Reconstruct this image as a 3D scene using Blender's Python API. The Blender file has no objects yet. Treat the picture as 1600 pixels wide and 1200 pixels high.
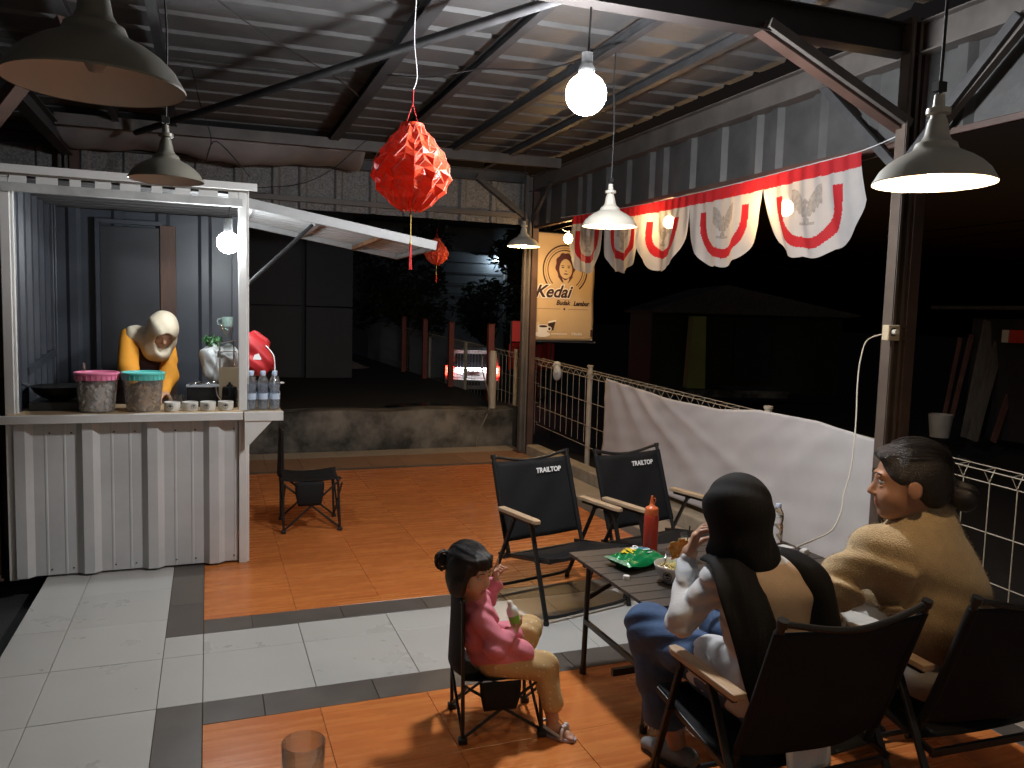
import bpy, bmesh, math, random
import numpy as np
from mathutils import Vector, Matrix, Euler
random.seed(7); np.random.seed(7)
PI = math.pi
sc = bpy.context.scene
col = sc.collection

# ------------------------------------------------------------------ camera
F, YAW, PITCH, ROLL = 1233.87, -0.3687, 0.0878, 0.0283
CAM = Vector((0.02855, -3.42655, 1.6612))
right = Vector((math.cos(YAW), math.sin(YAW), 0))
fwd = Vector((-math.sin(YAW) * math.cos(PITCH), math.cos(YAW) * math.cos(PITCH), -math.sin(PITCH)))
up = right.cross(fwd)
R_ = math.cos(ROLL) * right + math.sin(ROLL) * up
U_ = -math.sin(ROLL) * right + math.cos(ROLL) * up
cam = bpy.data.cameras.new('camera')
cam.sensor_fit = 'HORIZONTAL'; cam.sensor_width = 36; cam.lens = 36 * F / 1600
cam.clip_start = .05; cam.clip_end = 500
co = bpy.data.objects.new('camera', cam); col.objects.link(co)
m3 = Matrix((R_, U_, -fwd)).transposed()
co.matrix_world = Matrix.Translation(CAM) @ m3.to_4x4()
sc.camera = co

# ------------------------------------------------------------------ night sky
w = bpy.data.worlds.new('World'); sc.world = w; w.use_nodes = True
nt = w.node_tree; bg = nt.nodes['Background']
sky = nt.nodes.new('ShaderNodeTexSky'); sky.sky_type = 'NISHITA'; sky.sun_disc = False
sky.sun_elevation = math.radians(-3); sky.sun_rotation = math.radians(200)
nt.links.new(sky.outputs[0], bg.inputs[0]); bg.inputs[1].default_value = 0.12
vs = sc.view_settings
sc.display_settings.display_device = 'sRGB'
vs.view_transform = 'Standard'; vs.look = 'None'; vs.exposure = 0.0; vs.gamma = 1.0
try: vs.use_curve_mapping = False
except Exception: pass
cy = sc.cycles
cy.use_denoising = True
try: cy.denoiser = 'OPENIMAGEDENOISE'
except Exception: pass
cy.max_bounces = 8; cy.diffuse_bounces = 4; cy.glossy_bounces = 3; cy.transmission_bounces = 8; cy.transparent_max_bounces = 12
cy.caustics_reflective = False; cy.caustics_refractive = False
cy.sample_clamp_indirect = 4.0
# lamp powers (all are lit lamps in the photograph)
MAIN_BULB, KIOSK_BULB, PENDANT_WARM, STRING_WARM = 600.0, 230.0, 800.0, 170.0

# ------------------------------------------------------------------ materials
MATS = {}
def lin(c):
    return tuple(((x / 12.92) if x <= .04045 else ((x + .055) / 1.055) ** 2.4) for x in c)
def M(name, c, rough=.5, metal=0., var=0., vs_=6., bump=0., bs=60., trans=0., emit=None, es=0., rnd=0., alpha=1., ior=1.45, transl=0., sheer=0., stretch=None, c2=None, coat=0., sheen=0., spec=.5, ramp=(.3, .72)):
    """procedural principled material; c = linear base colour; var = noise variation; rnd = per-object variation"""
    m = bpy.data.materials.new(name); m.use_nodes = True; n = m.node_tree.nodes; l = m.node_tree.links
    b = n['Principled BSDF']; out = n['Material Output']
    b.inputs['Base Color'].default_value = (*c, 1); b.inputs['Roughness'].default_value = rough
    b.inputs['Metallic'].default_value = metal; b.inputs['IOR'].default_value = ior
    b.inputs['Specular IOR Level'].default_value = spec
    if trans: b.inputs['Transmission Weight'].default_value = trans
    if alpha < 1: b.inputs['Alpha'].default_value = alpha
    if coat: b.inputs['Coat Weight'].default_value = coat; b.inputs['Coat Roughness'].default_value = .1
    if sheen: b.inputs['Sheen Weight'].default_value = sheen; b.inputs['Sheen Roughness'].default_value = .5
    if emit: b.inputs['Emission Color'].default_value = (*emit, 1); b.inputs['Emission Strength'].default_value = es
    tc = n.new('ShaderNodeTexCoord'); src = tc.outputs['Object']
    if stretch or rnd:
        mp = n.new('ShaderNodeMapping'); l.new(src, mp.inputs[0])
        if stretch: mp.inputs['Scale'].default_value = stretch
        if rnd:
            oi = n.new('ShaderNodeObjectInfo'); sh = n.new('ShaderNodeVectorMath'); sh.operation = 'SCALE'
            cx = n.new('ShaderNodeCombineXYZ')
            for i in range(3): l.new(oi.outputs['Random'], cx.inputs[i])
            l.new(cx.outputs[0], sh.inputs[0]); sh.inputs['Scale'].default_value = 37.
            l.new(sh.outputs[0], mp.inputs['Location'])
        src = mp.outputs[0]
    colout = None
    if var or c2:
        nz = n.new('ShaderNodeTexNoise'); nz.inputs['Scale'].default_value = vs_; nz.inputs['Detail'].default_value = 5
        nz.inputs['Roughness'].default_value = .62; l.new(src, nz.inputs['Vector'])
        rp = n.new('ShaderNodeValToRGB'); rp.color_ramp.elements[0].position, rp.color_ramp.elements[1].position = ramp
        a = c2 if c2 else tuple(x * (1 - var) for x in c)
        bb = c if c2 else tuple(min(1, x * (1 + var)) for x in c)
        rp.color_ramp.elements[0].color = (*a, 1); rp.color_ramp.elements[1].color = (*bb, 1)
        l.new(nz.outputs['Fac'], rp.inputs[0]); colout = rp.outputs[0]
        if rough > .12:
            mr = n.new('ShaderNodeMapRange'); mr.inputs[3].default_value = max(.03, rough - .1); mr.inputs[4].default_value = min(1, rough + .1)
            l.new(nz.outputs['Fac'], mr.inputs[0]); l.new(mr.outputs[0], b.inputs['Roughness'])
    if rnd:
        oi2 = n.new('ShaderNodeObjectInfo'); mr2 = n.new('ShaderNodeMapRange')
        mr2.inputs[3].default_value = 1 - rnd; mr2.inputs[4].default_value = 1 + rnd
        l.new(oi2.outputs['Random'], mr2.inputs[0])
        hv = n.new('ShaderNodeHueSaturation'); l.new(mr2.outputs[0], hv.inputs['Value'])
        if colout: l.new(colout, hv.inputs['Color'])
        else: hv.inputs['Color'].default_value = (*c, 1)
        colout = hv.outputs[0]
    if colout: l.new(colout, b.inputs['Base Color'])
    if bump:
        n2 = n.new('ShaderNodeTexNoise'); n2.inputs['Scale'].default_value = bs; n2.inputs['Detail'].default_value = 3; l.new(src, n2.inputs['Vector'])
        bp = n.new('ShaderNodeBump'); bp.inputs['Strength'].default_value = bump; bp.inputs['Distance'].default_value = .01
        l.new(n2.outputs['Fac'], bp.inputs['Height']); l.new(bp.outputs[0], b.inputs['Normal'])
    if transl:
        tr = n.new('ShaderNodeBsdfTranslucent'); tr.inputs[0].default_value = (*c, 1)
        if colout: l.new(colout, tr.inputs[0])
        mx = n.new('ShaderNodeMixShader'); mx.inputs[0].default_value = transl
        l.new(b.outputs[0], mx.inputs[1]); l.new(tr.outputs[0], mx.inputs[2]); l.new(mx.outputs[0], out.inputs[0])
    if sheer:
        tp_ = n.new('ShaderNodeBsdfTransparent'); mz = n.new('ShaderNodeMixShader'); mz.inputs[0].default_value = sheer
        l.new(out.inputs[0].links[0].from_socket, mz.inputs[1]); l.new(tp_.outputs[0], mz.inputs[2]); l.new(mz.outputs[0], out.inputs[0])
    MATS[name] = m
    return m

# ------------------------------------------------------------------ mesh builder
class MB:
    def __init__(s): s.v = []; s.f = []; s.m = []; s.mi = 0
    def add(s, vs, fs):
        k = len(s.v); s.v += [tuple(map(float, v)) for v in vs]; s.f += [tuple(i + k for i in f) for f in fs]; s.m += [s.mi] * len(fs); return s
    def box(s, c, d, rot=None):
        """centre, full size, optional 3x3 / euler"""
        x, y, z = d[0] / 2, d[1] / 2, d[2] / 2
        P = [Vector((a * x, b * y, e * z)) for a in (-1, 1) for b in (-1, 1) for e in (-1, 1)]
        if rot is not None:
            Rm = rot if isinstance(rot, Matrix) else Euler(rot).to_matrix()
            P = [Rm @ p for p in P]
        c = Vector(c)
        return s.add([p + c for p in P], [(0, 1, 3, 2), (4, 6, 7, 5), (0, 4, 5, 1), (2, 3, 7, 6), (0, 2, 6, 4), (1, 5, 7, 3)])
    def bar(s, a, b, wd, ht, upv=(0, 0, 1)):
        """rectangular bar from a to b"""
        a = Vector(a); b = Vector(b); d = (b - a); L = d.length; d.normalize()
        u = Vector(upv); sd = d.cross(u)
        if sd.length < 1e-4: sd = d.cross(Vector((0, 1, 0)))
        sd.normalize(); u = sd.cross(d)
        return s.box((a + b) / 2, (L, wd, ht), Matrix((d, sd, u)).transposed())
    def cyl(s, a, b, r, r2=None, n=12, caps=True):
        a = Vector(a); b = Vector(b); r2 = r if r2 is None else r2
        d = (b - a).normalized(); u = d.orthogonal().normalized(); t = d.cross(u)
        vs = []
        for p, rr in ((a, r), (b, r2)):
            for i in range(n):
                q = 2 * PI * i / n; vs.append(p + (u * math.cos(q) + t * math.sin(q)) * rr)
        fs = [(i, (i + 1) % n, n + (i + 1) % n, n + i) for i in range(n)]
        if caps: fs += [tuple(range(n - 1, -1, -1)), tuple(range(n, 2 * n))]
        return s.add(vs, fs)
    def tube(s, pts, r, n=8, caps=True):
        pts = [Vector(p) for p in pts]; vs = []; fs = []; k = len(pts)
        rr = r if isinstance(r, (list, tuple)) else [r] * k
        u = None
        for i, p in enumerate(pts):
            d = (pts[min(i + 1, k - 1)] - pts[max(i - 1, 0)]).normalized()
            if u is None: u = d.orthogonal().normalized()
            else:
                u = (u - d * u.dot(d))
                u = u.normalized() if u.length > 1e-6 else d.orthogonal().normalized()
            t = d.cross(u)
            for j in range(n):
                q = 2 * PI * j / n; vs.append(p + (u * math.cos(q) + t * math.sin(q)) * rr[i])
        for i in range(k - 1):
            for j in range(n):
                fs.append((i * n + j, i * n + (j + 1) % n, (i + 1) * n + (j + 1) % n, (i + 1) * n + j))
        if caps: fs += [tuple(range(n - 1, -1, -1)), tuple(range((k - 1) * n, k * n))]
        return s.add(vs, fs)
    def lathe(s, prof, c=(0, 0, 0), n=32, axis=None, closed=False):
        """profile [(r, z)] turned round z through c"""
        c = Vector(c); vs = []; fs = []; k = len(prof)
        for r, z in prof:
            for j in range(n):
                q = 2 * PI * j / n; p = Vector((r * math.cos(q), r * math.sin(q), z))
                if axis is not None: p = axis @ p
                vs.append(p + c)
        for i in range(k - 1):
            for j in range(n):
                fs.append((i * n + j, i * n + (j + 1) % n, (i + 1) * n + (j + 1) % n, (i + 1) * n + j))
        if closed:
            if prof[0][0] > 1e-6: fs.append(tuple(range(n - 1, -1, -1)))
            if prof[-1][0] > 1e-6: fs.append(tuple(range((k - 1) * n, k * n)))
        return s.add(vs, fs)
    def ball(s, c, r, n=16, m=10, sc_=(1, 1, 1)):
        prof = [(r * math.sin(PI * i / m), -r * math.cos(PI * i / m)) for i in range(m + 1)]
        k = len(s.v); s.lathe(prof, (0, 0, 0), n)
        c = Vector(c)
        for i in range(k, len(s.v)):
            v = s.v[i]; s.v[i] = (v[0] * sc_[0] + c.x, v[1] * sc_[1] + c.y, v[2] * sc_[2] + c.z)
        return s
    def grid(s, fn, nu, nv):
        """fn(u, v) with u, v in 0..1"""
        vs = [fn(i / nu, j / nv) for j in range(nv + 1) for i in range(nu + 1)]
        fs = [(j * (nu + 1) + i, j * (nu + 1) + i + 1, (j + 1) * (nu + 1) + i + 1, (j + 1) * (nu + 1) + i) for j in range(nv) for i in range(nu)]
        return s.add(vs, fs)
    def prism(s, poly, h, T=None):
        """poly [(x, y)] extruded h along z, then matrix T"""
        n = len(poly); vs = [Vector((x, y, 0)) for x, y in poly] + [Vector((x, y, h)) for x, y in poly]
        if T is not None: vs = [T @ v for v in vs]
        return s.add(vs, [tuple(range(n - 1, -1, -1)), tuple(range(n, 2 * n))] + [(i, (i + 1) % n, n + (i + 1) % n, n + i) for i in range(n)])

ROOT = {}       # object name -> world matrix of its thing
def root_mat(o):
    while o.parent: o = o.parent
    return ROOT.get(o.name, Matrix.Identity(4))
def build(name, mb, mats, parent=None, world=True, smooth=None, bevel=0., solid=0., kind=None, sub=0):
    """links one mesh object; verts are in world space (world=True) or the thing's own space"""
    me = bpy.data.meshes.new(name)
    vs = mb.v
    if parent is not None and world:
        Mi = root_mat(parent).inverted(); vs = [tuple(Mi @ Vector(v)) for v in vs]
    me.from_pydata(vs, [], mb.f); me.validate(); 
    for m in (mats if isinstance(mats, (list, tuple)) else [mats]): me.materials.append(m)
    if len(set(mb.m)) > 1 and len(me.polygons) == len(mb.m): me.polygons.foreach_set('material_index', mb.m)
    bm = bmesh.new(); bm.from_mesh(me); bmesh.ops.recalc_face_normals(bm, faces=bm.faces); bm.to_mesh(me); bm.free()
    if smooth is not None:
        me.shade_smooth()
        if smooth < 179: me.set_sharp_from_angle(angle=math.radians(smooth))
    o = bpy.data.objects.new(name, me); col.objects.link(o)
    if parent is not None: o.parent = parent
    if solid:
        q = o.modifiers.new('thickness', 'SOLIDIFY'); q.thickness = solid; q.offset = 0
    if bevel:
        q = o.modifiers.new('bevel', 'BEVEL'); q.width = bevel; q.segments = 2; q.limit_method = 'ANGLE'; q.angle_limit = math.radians(40)
    if sub:
        q = o.modifiers.new('sub', 'SUBSURF'); q.levels = sub; q.render_levels = sub
    if kind: o['kind'] = kind
    return o
def thing(name, label, cat, loc=(0, 0, 0), rz=0., group=None, scale=1.):
    o = bpy.data.objects.new(name, None); col.objects.link(o); o.empty_display_size = .1
    o.location = loc; o.rotation_euler = (0, 0, rz); o.scale = (scale,) * 3
    o['label'] = label; o['category'] = cat
    if group: o['group'] = group
    ROOT[o.name] = Matrix.Translation(loc) @ Matrix.Rotation(rz, 4, 'Z') @ Matrix.Scale(scale, 4)
    return o
def tag(o, label, cat, group=None):
    o['label'] = label; o['category'] = cat
    if group: o['group'] = group
    return o
def solo(name, mb, mats, label, cat, loc, group=None, **k):
    """a thing that is one mesh; origin at its base"""
    L = Vector(loc); mb.v = [tuple(Vector(v) - L) for v in mb.v]
    o = build(name, mb, mats, None, False, **k); o.location = loc
    return tag(o, label, cat, group)
def copy_thing(src, loc, rz, label, group=None):
    r = src.copy(); col.objects.link(r); r.location = loc; r.rotation_euler = (0, 0, rz); r['label'] = label
    if group: r['group'] = group
    ROOT[r.name] = Matrix.Translation(loc) @ Matrix.Rotation(rz, 4, 'Z')
    for ch in [c for c in bpy.data.objects if c.parent == src]:
        c = ch.copy(); col.objects.link(c); c.parent = r
        for g in [g for g in bpy.data.objects if g.parent == ch]:
            d = g.copy(); col.objects.link(d); d.parent = c
    return r
def dup(o, loc=None, parent=None):
    c = o.copy(); col.objects.link(c)
    if parent is not None: c.parent = parent
    if loc is not None: c.location = loc
    return c
def text(s, size, mat, parent, T, name='lettering', shear=0., ex=.0006, off=0., align='CENTER', sx=1.):
    """lettering: font outline -> mesh, placed by matrix T given in the thing's own space"""
    cu = bpy.data.curves.new(name, 'FONT'); cu.body = s; cu.size = size; cu.shear = shear; cu.extrude = ex; cu.offset = off
    cu.align_x = align; cu.align_y = 'CENTER'; cu.resolution_u = 3
    t = bpy.data.objects.new(name, cu); col.objects.link(t)
    dg = bpy.context.evaluated_depsgraph_get(); me = bpy.data.meshes.new_from_object(t.evaluated_get(dg))
    bpy.data.objects.remove(t); bpy.data.curves.remove(cu)
    me.transform(T @ Matrix.Diagonal((sx, 1, 1, 1))); me.name = name; me.materials.clear(); me.materials.append(mat)
    o = bpy.data.objects.new(name, me); col.objects.link(o); o.parent = parent
    return o
def frame(o, x, y):
    """4x4 from an origin, an x axis and a y axis"""
    x = Vector(x).normalized(); y = Vector(y); z = x.cross(y).normalized(); y = z.cross(x)
    m = Matrix((x, y, z)).transposed().to_4x4(); m.translation = Vector(o); return m
def spline(pts, n=8):
    P = [Vector(p) for p in pts]; out = []
    for i in range(len(P) - 1):
        a = P[max(i - 1, 0)]; b = P[i]; c = P[i + 1]; d = P[min(i + 2, len(P) - 1)]
        for j in range(n):
            t = j / n
            out.append(.5 * ((2 * b) + (-a + c) * t + (2 * a - 5 * b + 4 * c - d) * t * t + (-a + 3 * b - 3 * c + d) * t ** 3))
    out.append(P[-1]); return out

# ------------------------------------------------------------------ implicit surfaces for bodies and cloth
def surfnet(fn, lo, hi, h):
    lo = np.array(lo, float); hi = np.array(hi, float)
    n = np.ceil((hi - lo) / h).astype(int) + 1
    ax = [(lo[i] + h * np.arange(n[i])).astype(np.float32) for i in range(3)]
    X, Y, Z = np.meshgrid(*ax, indexing='ij')
    V = fn(X, Y, Z).astype(np.float32)
    S = V < 0
    c = [S[a:n[0] - 1 + a, b:n[1] - 1 + b, d:n[2] - 1 + d] for a in (0, 1) for b in (0, 1) for d in (0, 1)]
    cnt = sum(x.astype(np.int8) for x in c)
    act = np.argwhere((cnt > 0) & (cnt < 8))
    idx = -np.ones(n - 1, int); idx[tuple(act.T)] = np.arange(len(act))
    acc = np.zeros((len(act), 3)); k = np.zeros(len(act))
    off = [np.array(o) for o in ((0, 0, 0), (0, 0, 1), (0, 1, 0), (0, 1, 1), (1, 0, 0), (1, 0, 1), (1, 1, 0), (1, 1, 1))]
    for i in range(8):
        for j in range(i + 1, 8):
            if np.abs(off[i] - off[j]).sum() != 1: continue
            va = V[tuple((act + off[i]).T)]; vb = V[tuple((act + off[j]).T)]
            q = (va < 0) != (vb < 0)
            t = np.where(q, va / np.where(q, va - vb, 1), 0)
            p = act + off[i] + t[:, None] * (off[j] - off[i])
            acc[q] += p[q]; k[q] += 1
    verts = lo + h * acc / k[:, None]
    faces = []
    for a in range(3):
        b, d = (a + 1) % 3, (a + 2) % 3
        sl0 = [slice(None)] * 3; sl1 = [slice(None)] * 3; sl0[a] = slice(0, -1); sl1[a] = slice(1, None)
        ch = np.argwhere(S[tuple(sl0)] != S[tuple(sl1)])
        ch = ch[(ch[:, b] > 0) & (ch[:, d] > 0) & (ch[:, b] < n[b] - 1) & (ch[:, d] < n[d] - 1)]
        if not len(ch): continue
        eb = np.zeros(3, int); eb[b] = 1; ed = np.zeros(3, int); ed[d] = 1
        q = np.stack([idx[tuple((ch - eb - ed).T)], idx[tuple((ch - ed).T)], idx[tuple(ch.T)], idx[tuple((ch - eb).T)]], 1)
        fl = S[tuple(ch.T)]
        q[~fl] = q[~fl][:, ::-1]
        faces.append(q)
    return verts, np.concatenate(faces)
def smin(a, b, k):
    if k <= 0: return np.minimum(a, b)
    h = np.clip(.5 + .5 * (b - a) / k, 0, 1)
    return b + (a - b) * h - k * h * (1 - h)
def cap(a, b, ra, rb=None):
    a = np.array(a, np.float32); b = np.array(b, np.float32); rb = ra if rb is None else rb
    d = b - a; L = float(d @ d) + 1e-9
    def f(X, Y, Z):
        px, py, pz = X - a[0], Y - a[1], Z - a[2]
        t = np.clip((px * d[0] + py * d[1] + pz * d[2]) / L, 0, 1)
        return np.sqrt((px - t * d[0]) ** 2 + (py - t * d[1]) ** 2 + (pz - t * d[2]) ** 2) - (ra + t * (rb - ra))
    f.bb = (np.minimum(a - ra, b - rb), np.maximum(a + ra, b + rb)); return f
def ell(c, r, R=None):
    """ellipsoid; R rows = local axes"""
    c = np.array(c, np.float32); r = np.array(r, np.float32); R = np.eye(3) if R is None else np.array(R, float)
    def f(X, Y, Z):
        p = [X - c[0], Y - c[1], Z - c[2]]
        q = [(R[i][0] * p[0] + R[i][1] * p[1] + R[i][2] * p[2]) for i in range(3)]
        k0 = np.sqrt(sum((q[i] / r[i]) ** 2 for i in range(3))) + 1e-6
        k1 = np.sqrt(sum((q[i] / r[i] ** 2) ** 2 for i in range(3))) + 1e-6
        return k0 * (k0 - 1) / k1
    m = float(r.max()); f.bb = (c - m, c + m); return f
def rbox(c, hs, rr, R=None):
    c = np.array(c, np.float32); R = np.eye(3) if R is None else np.array(R, float)
    def f(X, Y, Z):
        p = [X - c[0], Y - c[1], Z - c[2]]
        q = [np.abs(R[i][0] * p[0] + R[i][1] * p[1] + R[i][2] * p[2]) - hs[i] + rr for i in range(3)]
        o = np.sqrt(sum(np.maximum(x, 0) ** 2 for x in q)); return o + np.minimum(np.maximum(np.maximum(q[0], q[1]), q[2]), 0) - rr
    m = float(np.linalg.norm(hs)); f.bb = (c - m, c + m); return f
def sdf_mesh(prims, h, k=.02, cut=(), disp=None, inflate=0., keep=None, pad=.03, smooth=1):
    """smooth union of prims, minus the cut prims, plus a displacement field; returns an MB"""
    lo = np.min([p.bb[0] for p in prims], 0) - pad; hi = np.max([p.bb[1] for p in prims], 0) + pad
    def fn(X, Y, Z):
        d = None
        for p in prims:
            kk = getattr(p, 'k', k); q = p(X, Y, Z)
            d = q if d is None else smin(d, q, kk)
        d = d - inflate
        for c, kc in cut: d = -smin(-d, c(X, Y, Z), kc)
        if disp is not None: d = d + disp(X, Y, Z)
        if keep is not None: d = np.maximum(d, keep(X, Y, Z))
        return d
    v, f = surfnet(fn, lo, hi, h)
    for _ in range(smooth):
        a = np.zeros_like(v); n = np.zeros(len(v))
        for i in range(4):
            np.add.at(a, f[:, i], v[f[:, (i + 1) % 4]]); np.add.at(a, f[:, i], v[f[:, (i - 1) % 4]]); np.add.at(n, f[:, i], 2)
        v = .5 * v + .5 * a / np.maximum(n, 1)[:, None]
    mb = MB(); mb.v = [tuple(map(float, x)) for x in v]; mb.f = [tuple(map(int, x)) for x in f]; mb.m = [0] * len(f)
    return mb
def join(*mbs):
    r = MB()
    for i, m in enumerate(mbs):
        r.add(m.v, m.f)
    r.m = sum([m.m for m in mbs], []); return r
def soft(p, k): p.k = k; return p
def folds(amp, k1, ph=0., k2=(9, 7, 11)):
    k1 = np.array(k1, float)
    def f(X, Y, Z):
        wob = 1.1 * np.sin(k2[0] * X + k2[1] * Y + k2[2] * Z + ph)
        s = np.sin(k1[0] * X + k1[1] * Y + k1[2] * Z + ph * 1.7 + wob)
        return amp * (s + .45 * np.sin(1.9 * (k1[0] * X + k1[1] * Y + k1[2] * Z) + 2.3 * wob))
    return f
# ================================================================== materials used
white_paint = M('white paint', (.60, .59, .57), .42, var=.06, vs_=4)
white_sheet = M('white sheet metal', (.50, .50, .50), .38, var=.12, vs_=2.2, bump=.10, bs=7)
slate_sheet = M('slate sheet metal', (.042, .047, .058), .42, var=.15, vs_=3, bump=.04, bs=9)
door_sheet = M('charcoal door', (.022, .022, .026), .5, var=.2, vs_=3)
roof_sheet_m = M('weathered roof sheet', (.115, .113, .113), .48, var=.16, vs_=5, bump=.25, bs=26)
clad_m = M('weathered cladding', (.068, .068, .068), .52, var=.25, vs_=5, bump=.2, bs=20)
clad_h = M('hammered cladding', (.27, .265, .26), .5, c2=(.07, .07, .07), vs_=55, bump=.5, bs=55)
steel_d = M('dark steel', (.055, .055, .058), .55, var=.3, vs_=8, bump=.1, bs=40)
steel_b = M('brown primer steel', (.085, .050, .040), .55, var=.3, vs_=5, bump=.1, bs=30)
steel_g = M('grey steel channel', (.115, .103, .095), .5, var=.25, vs_=5, bump=.08, bs=30)
tile_w = M('cream ceramic tile', (.47, .46, .44), .30, var=.05, vs_=3, rnd=.04, bump=.015, bs=7, c2=(.415, .40, .375), ramp=(.15, .95))
tile_o = M('orange wood look tile', (.60, .205, .050), .27, c2=(.47, .128, .034), vs_=2.4, stretch=(.9, 11, 1), rnd=.07, bump=.012, bs=8)
tile_d = M('dark border tile', (.098, .083, .072), .36, var=.16, vs_=9, rnd=.08, bump=.03, bs=16)
tile_c = M('clay ledge tile', (.27, .15, .085), .5, var=.14, vs_=6, rnd=.12)
tile_b = M('beige edge tile', (.36, .30, .235), .45, var=.12, vs_=6, rnd=.06)
grout = M('grout', (.13, .10, .08), .9, var=.2, vs_=30)
asphalt = M('dark asphalt', (.026, .025, .025), .8, var=.35, vs_=9, bump=.5, bs=90)
soil = M('dark wet soil', (.020, .018, .016), .75, var=.4, vs_=6, bump=.6, bs=25)
concrete = M('stained concrete', (.21, .19, .165), .85, c2=(.03, .03, .026), vs_=2.3, ramp=(.40, .68), bump=.3, bs=18)
kerb_m = M('kerb concrete', (.34, .29, .22), .8, var=.25, vs_=7, bump=.2, bs=40)
black_m = M('black rubber', (.012, .012, .013), .6)
wood_top = M('plywood counter', (.42, .30, .175), .5, c2=(.30, .20, .11), vs_=4, stretch=(1, 9, 1))

# ================================================================== the setting: ground, floor, ledge
def structure(name, mb, m, **k):
    return build(name, mb, m, None, False, kind='structure', **k)
def tz(x, y):
    z = -.12
    if x > 4.2: z -= .22 * min(1, (x - 4.2) / .9)
    if y > 9 and x > 3.8: z -= .6 * min(1, (y - 9) / 6)
    if x > 11: z += .34 * min(1, (x - 11) / 2)
    return z
xs = [-160, -60, -20, -6, -1.5, 3.8, 4.2, 4.6, 5.1, 6.5, 8.5, 11, 12, 13, 20, 60, 160]
ys = [-160, -60, -20, -6, -3, 0, 3, 6, 9, 11, 13, 15, 20, 40, 90, 220]
g = MB(); g.add([(x, y, tz(x, y)) for y in ys for x in xs], [(j * len(xs) + i, j * len(xs) + i + 1, (j + 1) * len(xs) + i + 1, (j + 1) * len(xs) + i) for j in range(len(ys) - 1) for i in range(len(xs) - 1)])
ground = structure('ground', g, asphalt)

fl = MB(); fl.box((1.378, .7, -.07), (4.53, 10.4, .127))
floor = structure('floor', fl, grout)
TM = {}
def tile(x0, x1, y0, y1, m, name, top=.0, parent=None):
    gp = .0018 if m is tile_o else .0032
    sx, sy = round(x1 - x0 - gp, 4), round(y1 - y0 - gp, 4)
    if sx <= .01 or sy <= .01: return
    key = (sx, sy, m.name)
    if key not in TM:
        b = MB(); e = .0011; h = .008; X, Y = sx / 2, sy / 2
        b.add([(-X, -Y, -h), (X, -Y, -h), (X, Y, -h), (-X, Y, -h), (-X, -Y, -e), (X, -Y, -e), (X, Y, -e), (-X, Y, -e),
               (-X + e, -Y + e, 0), (X - e, -Y + e, 0), (X - e, Y - e, 0), (-X + e, Y - e, 0)],
              [(0, 1, 5, 4), (1, 2, 6, 5), (2, 3, 7, 6), (3, 0, 4, 7), (4, 5, 9, 8), (5, 6, 10, 9), (6, 7, 11, 10), (7, 4, 8, 11), (8, 9, 10, 11)])
        o = build(name, b, m, parent or floor, False); TM[key] = o
    else:
        o = dup(TM[key])
        o.name = name
    o.location = ((x0 + x1) / 2, (y0 + y1) / 2, top + random.uniform(-.0006, .0006))
    o.rotation_euler = (random.gauss(0, .0009), random.gauss(0, .0009), random.gauss(0, .0006))
def run(a, b, p, s0=None):
    """seam positions from a to b with pitch p, first seam at s0"""
    r = [a]; s = a + p if s0 is None else s0
    while s < b - .02: r.append(s); s += p
    r.append(b); return r
def tiles(X, Y, m, name):
    for i in range(len(X) - 1):
        for j in range(len(Y) - 1): tile(X[i], X[i + 1], Y[j], Y[j + 1], m, name)
YL = -3.0
ROWS = [YL, -2.5, -2, -1.5, -1, -.5, 0, .5, 1, 1.5, 2.0]
tiles([-.886, -.646, -.178], ROWS, tile_w, 'cream_tile')
tiles([-.178, 0], [.002, .5, .752], tile_w, 'cream_tile')
tiles([-.178, 0], [-3.0, -2.4, -1.8, -1.2, -.6, 0], tile_d, 'dark_border_tile')
tiles([-.178, 0], [.752, 1.2, 1.7, 2.2], tile_d, 'dark_border_tile')
XW = [0, .467, .935, 1.402, 1.87, 2.337, 2.8, 3.2]
tiles(XW, [.002, .5, .752], tile_w, 'cream_tile')
XD = [0, .24, .71, 1.18, 1.65, 2.12, 2.59, 3.06]
tiles(XD, [.752, .94], tile_d, 'dark_border_tile')
tiles(XD, [-.19, .002], tile_d, 'dark_border_tile')
XO = run(0, 3.06, .4765)
tiles(XO, [.94 + .5443 * i for i in range(8)], tile_o, 'orange_tile')
XO2 = run(0, 3.06, .459)
tiles(XO2, [-3.0, -2.71, -2.205, -1.70, -1.195, -.69, -.19], tile_o, 'orange_tile')
tiles([3.06, 3.2], run(.752, 4.75, .5), tile_d, 'dark_border_tile')
tiles([3.06, 3.2], run(-3, .002, .5), tile_d, 'dark_border_tile')
tiles([3.2, 3.56], run(-3, 4.75, .467), tile_b, 'beige_edge_tile')
tiles(run(-.2, 3.56, .36, .23), [4.85, 5.5], tile_c, 'clay_ledge_tile')
tiles(run(-.2, 3.56, .40), [5.5, 5.86], tile_b, 'beige_edge_tile')
tiles(run(0, 3.56, .5), [4.75, 4.85], tile_d, 'dark_border_tile')
kb = MB()
for y0, y1 in ((-4.4, -2.2), (-2.196, .1), (.104, 2.4), (2.404, 5.2)):
    kb.box((3.645, (y0 + y1) / 2, .02), (.16, y1 - y0, .2))
structure('kerb', kb, kerb_m, bevel=.012)
rg = MB()
rg.box((-.6, 16.0, .14), (8.9, 20.2, .62))
structure('raised_ground', rg, soil)
lw = MB()
def ledge(u, v):
    x = -1.2 + 4.85 * u; return (x, 5.885 + .012 * math.sin(9 * x) * v, -.01 + .475 * v + .012 * math.sin(5 * x + 1) * v)
lw.grid(ledge, 40, 8)
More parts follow.
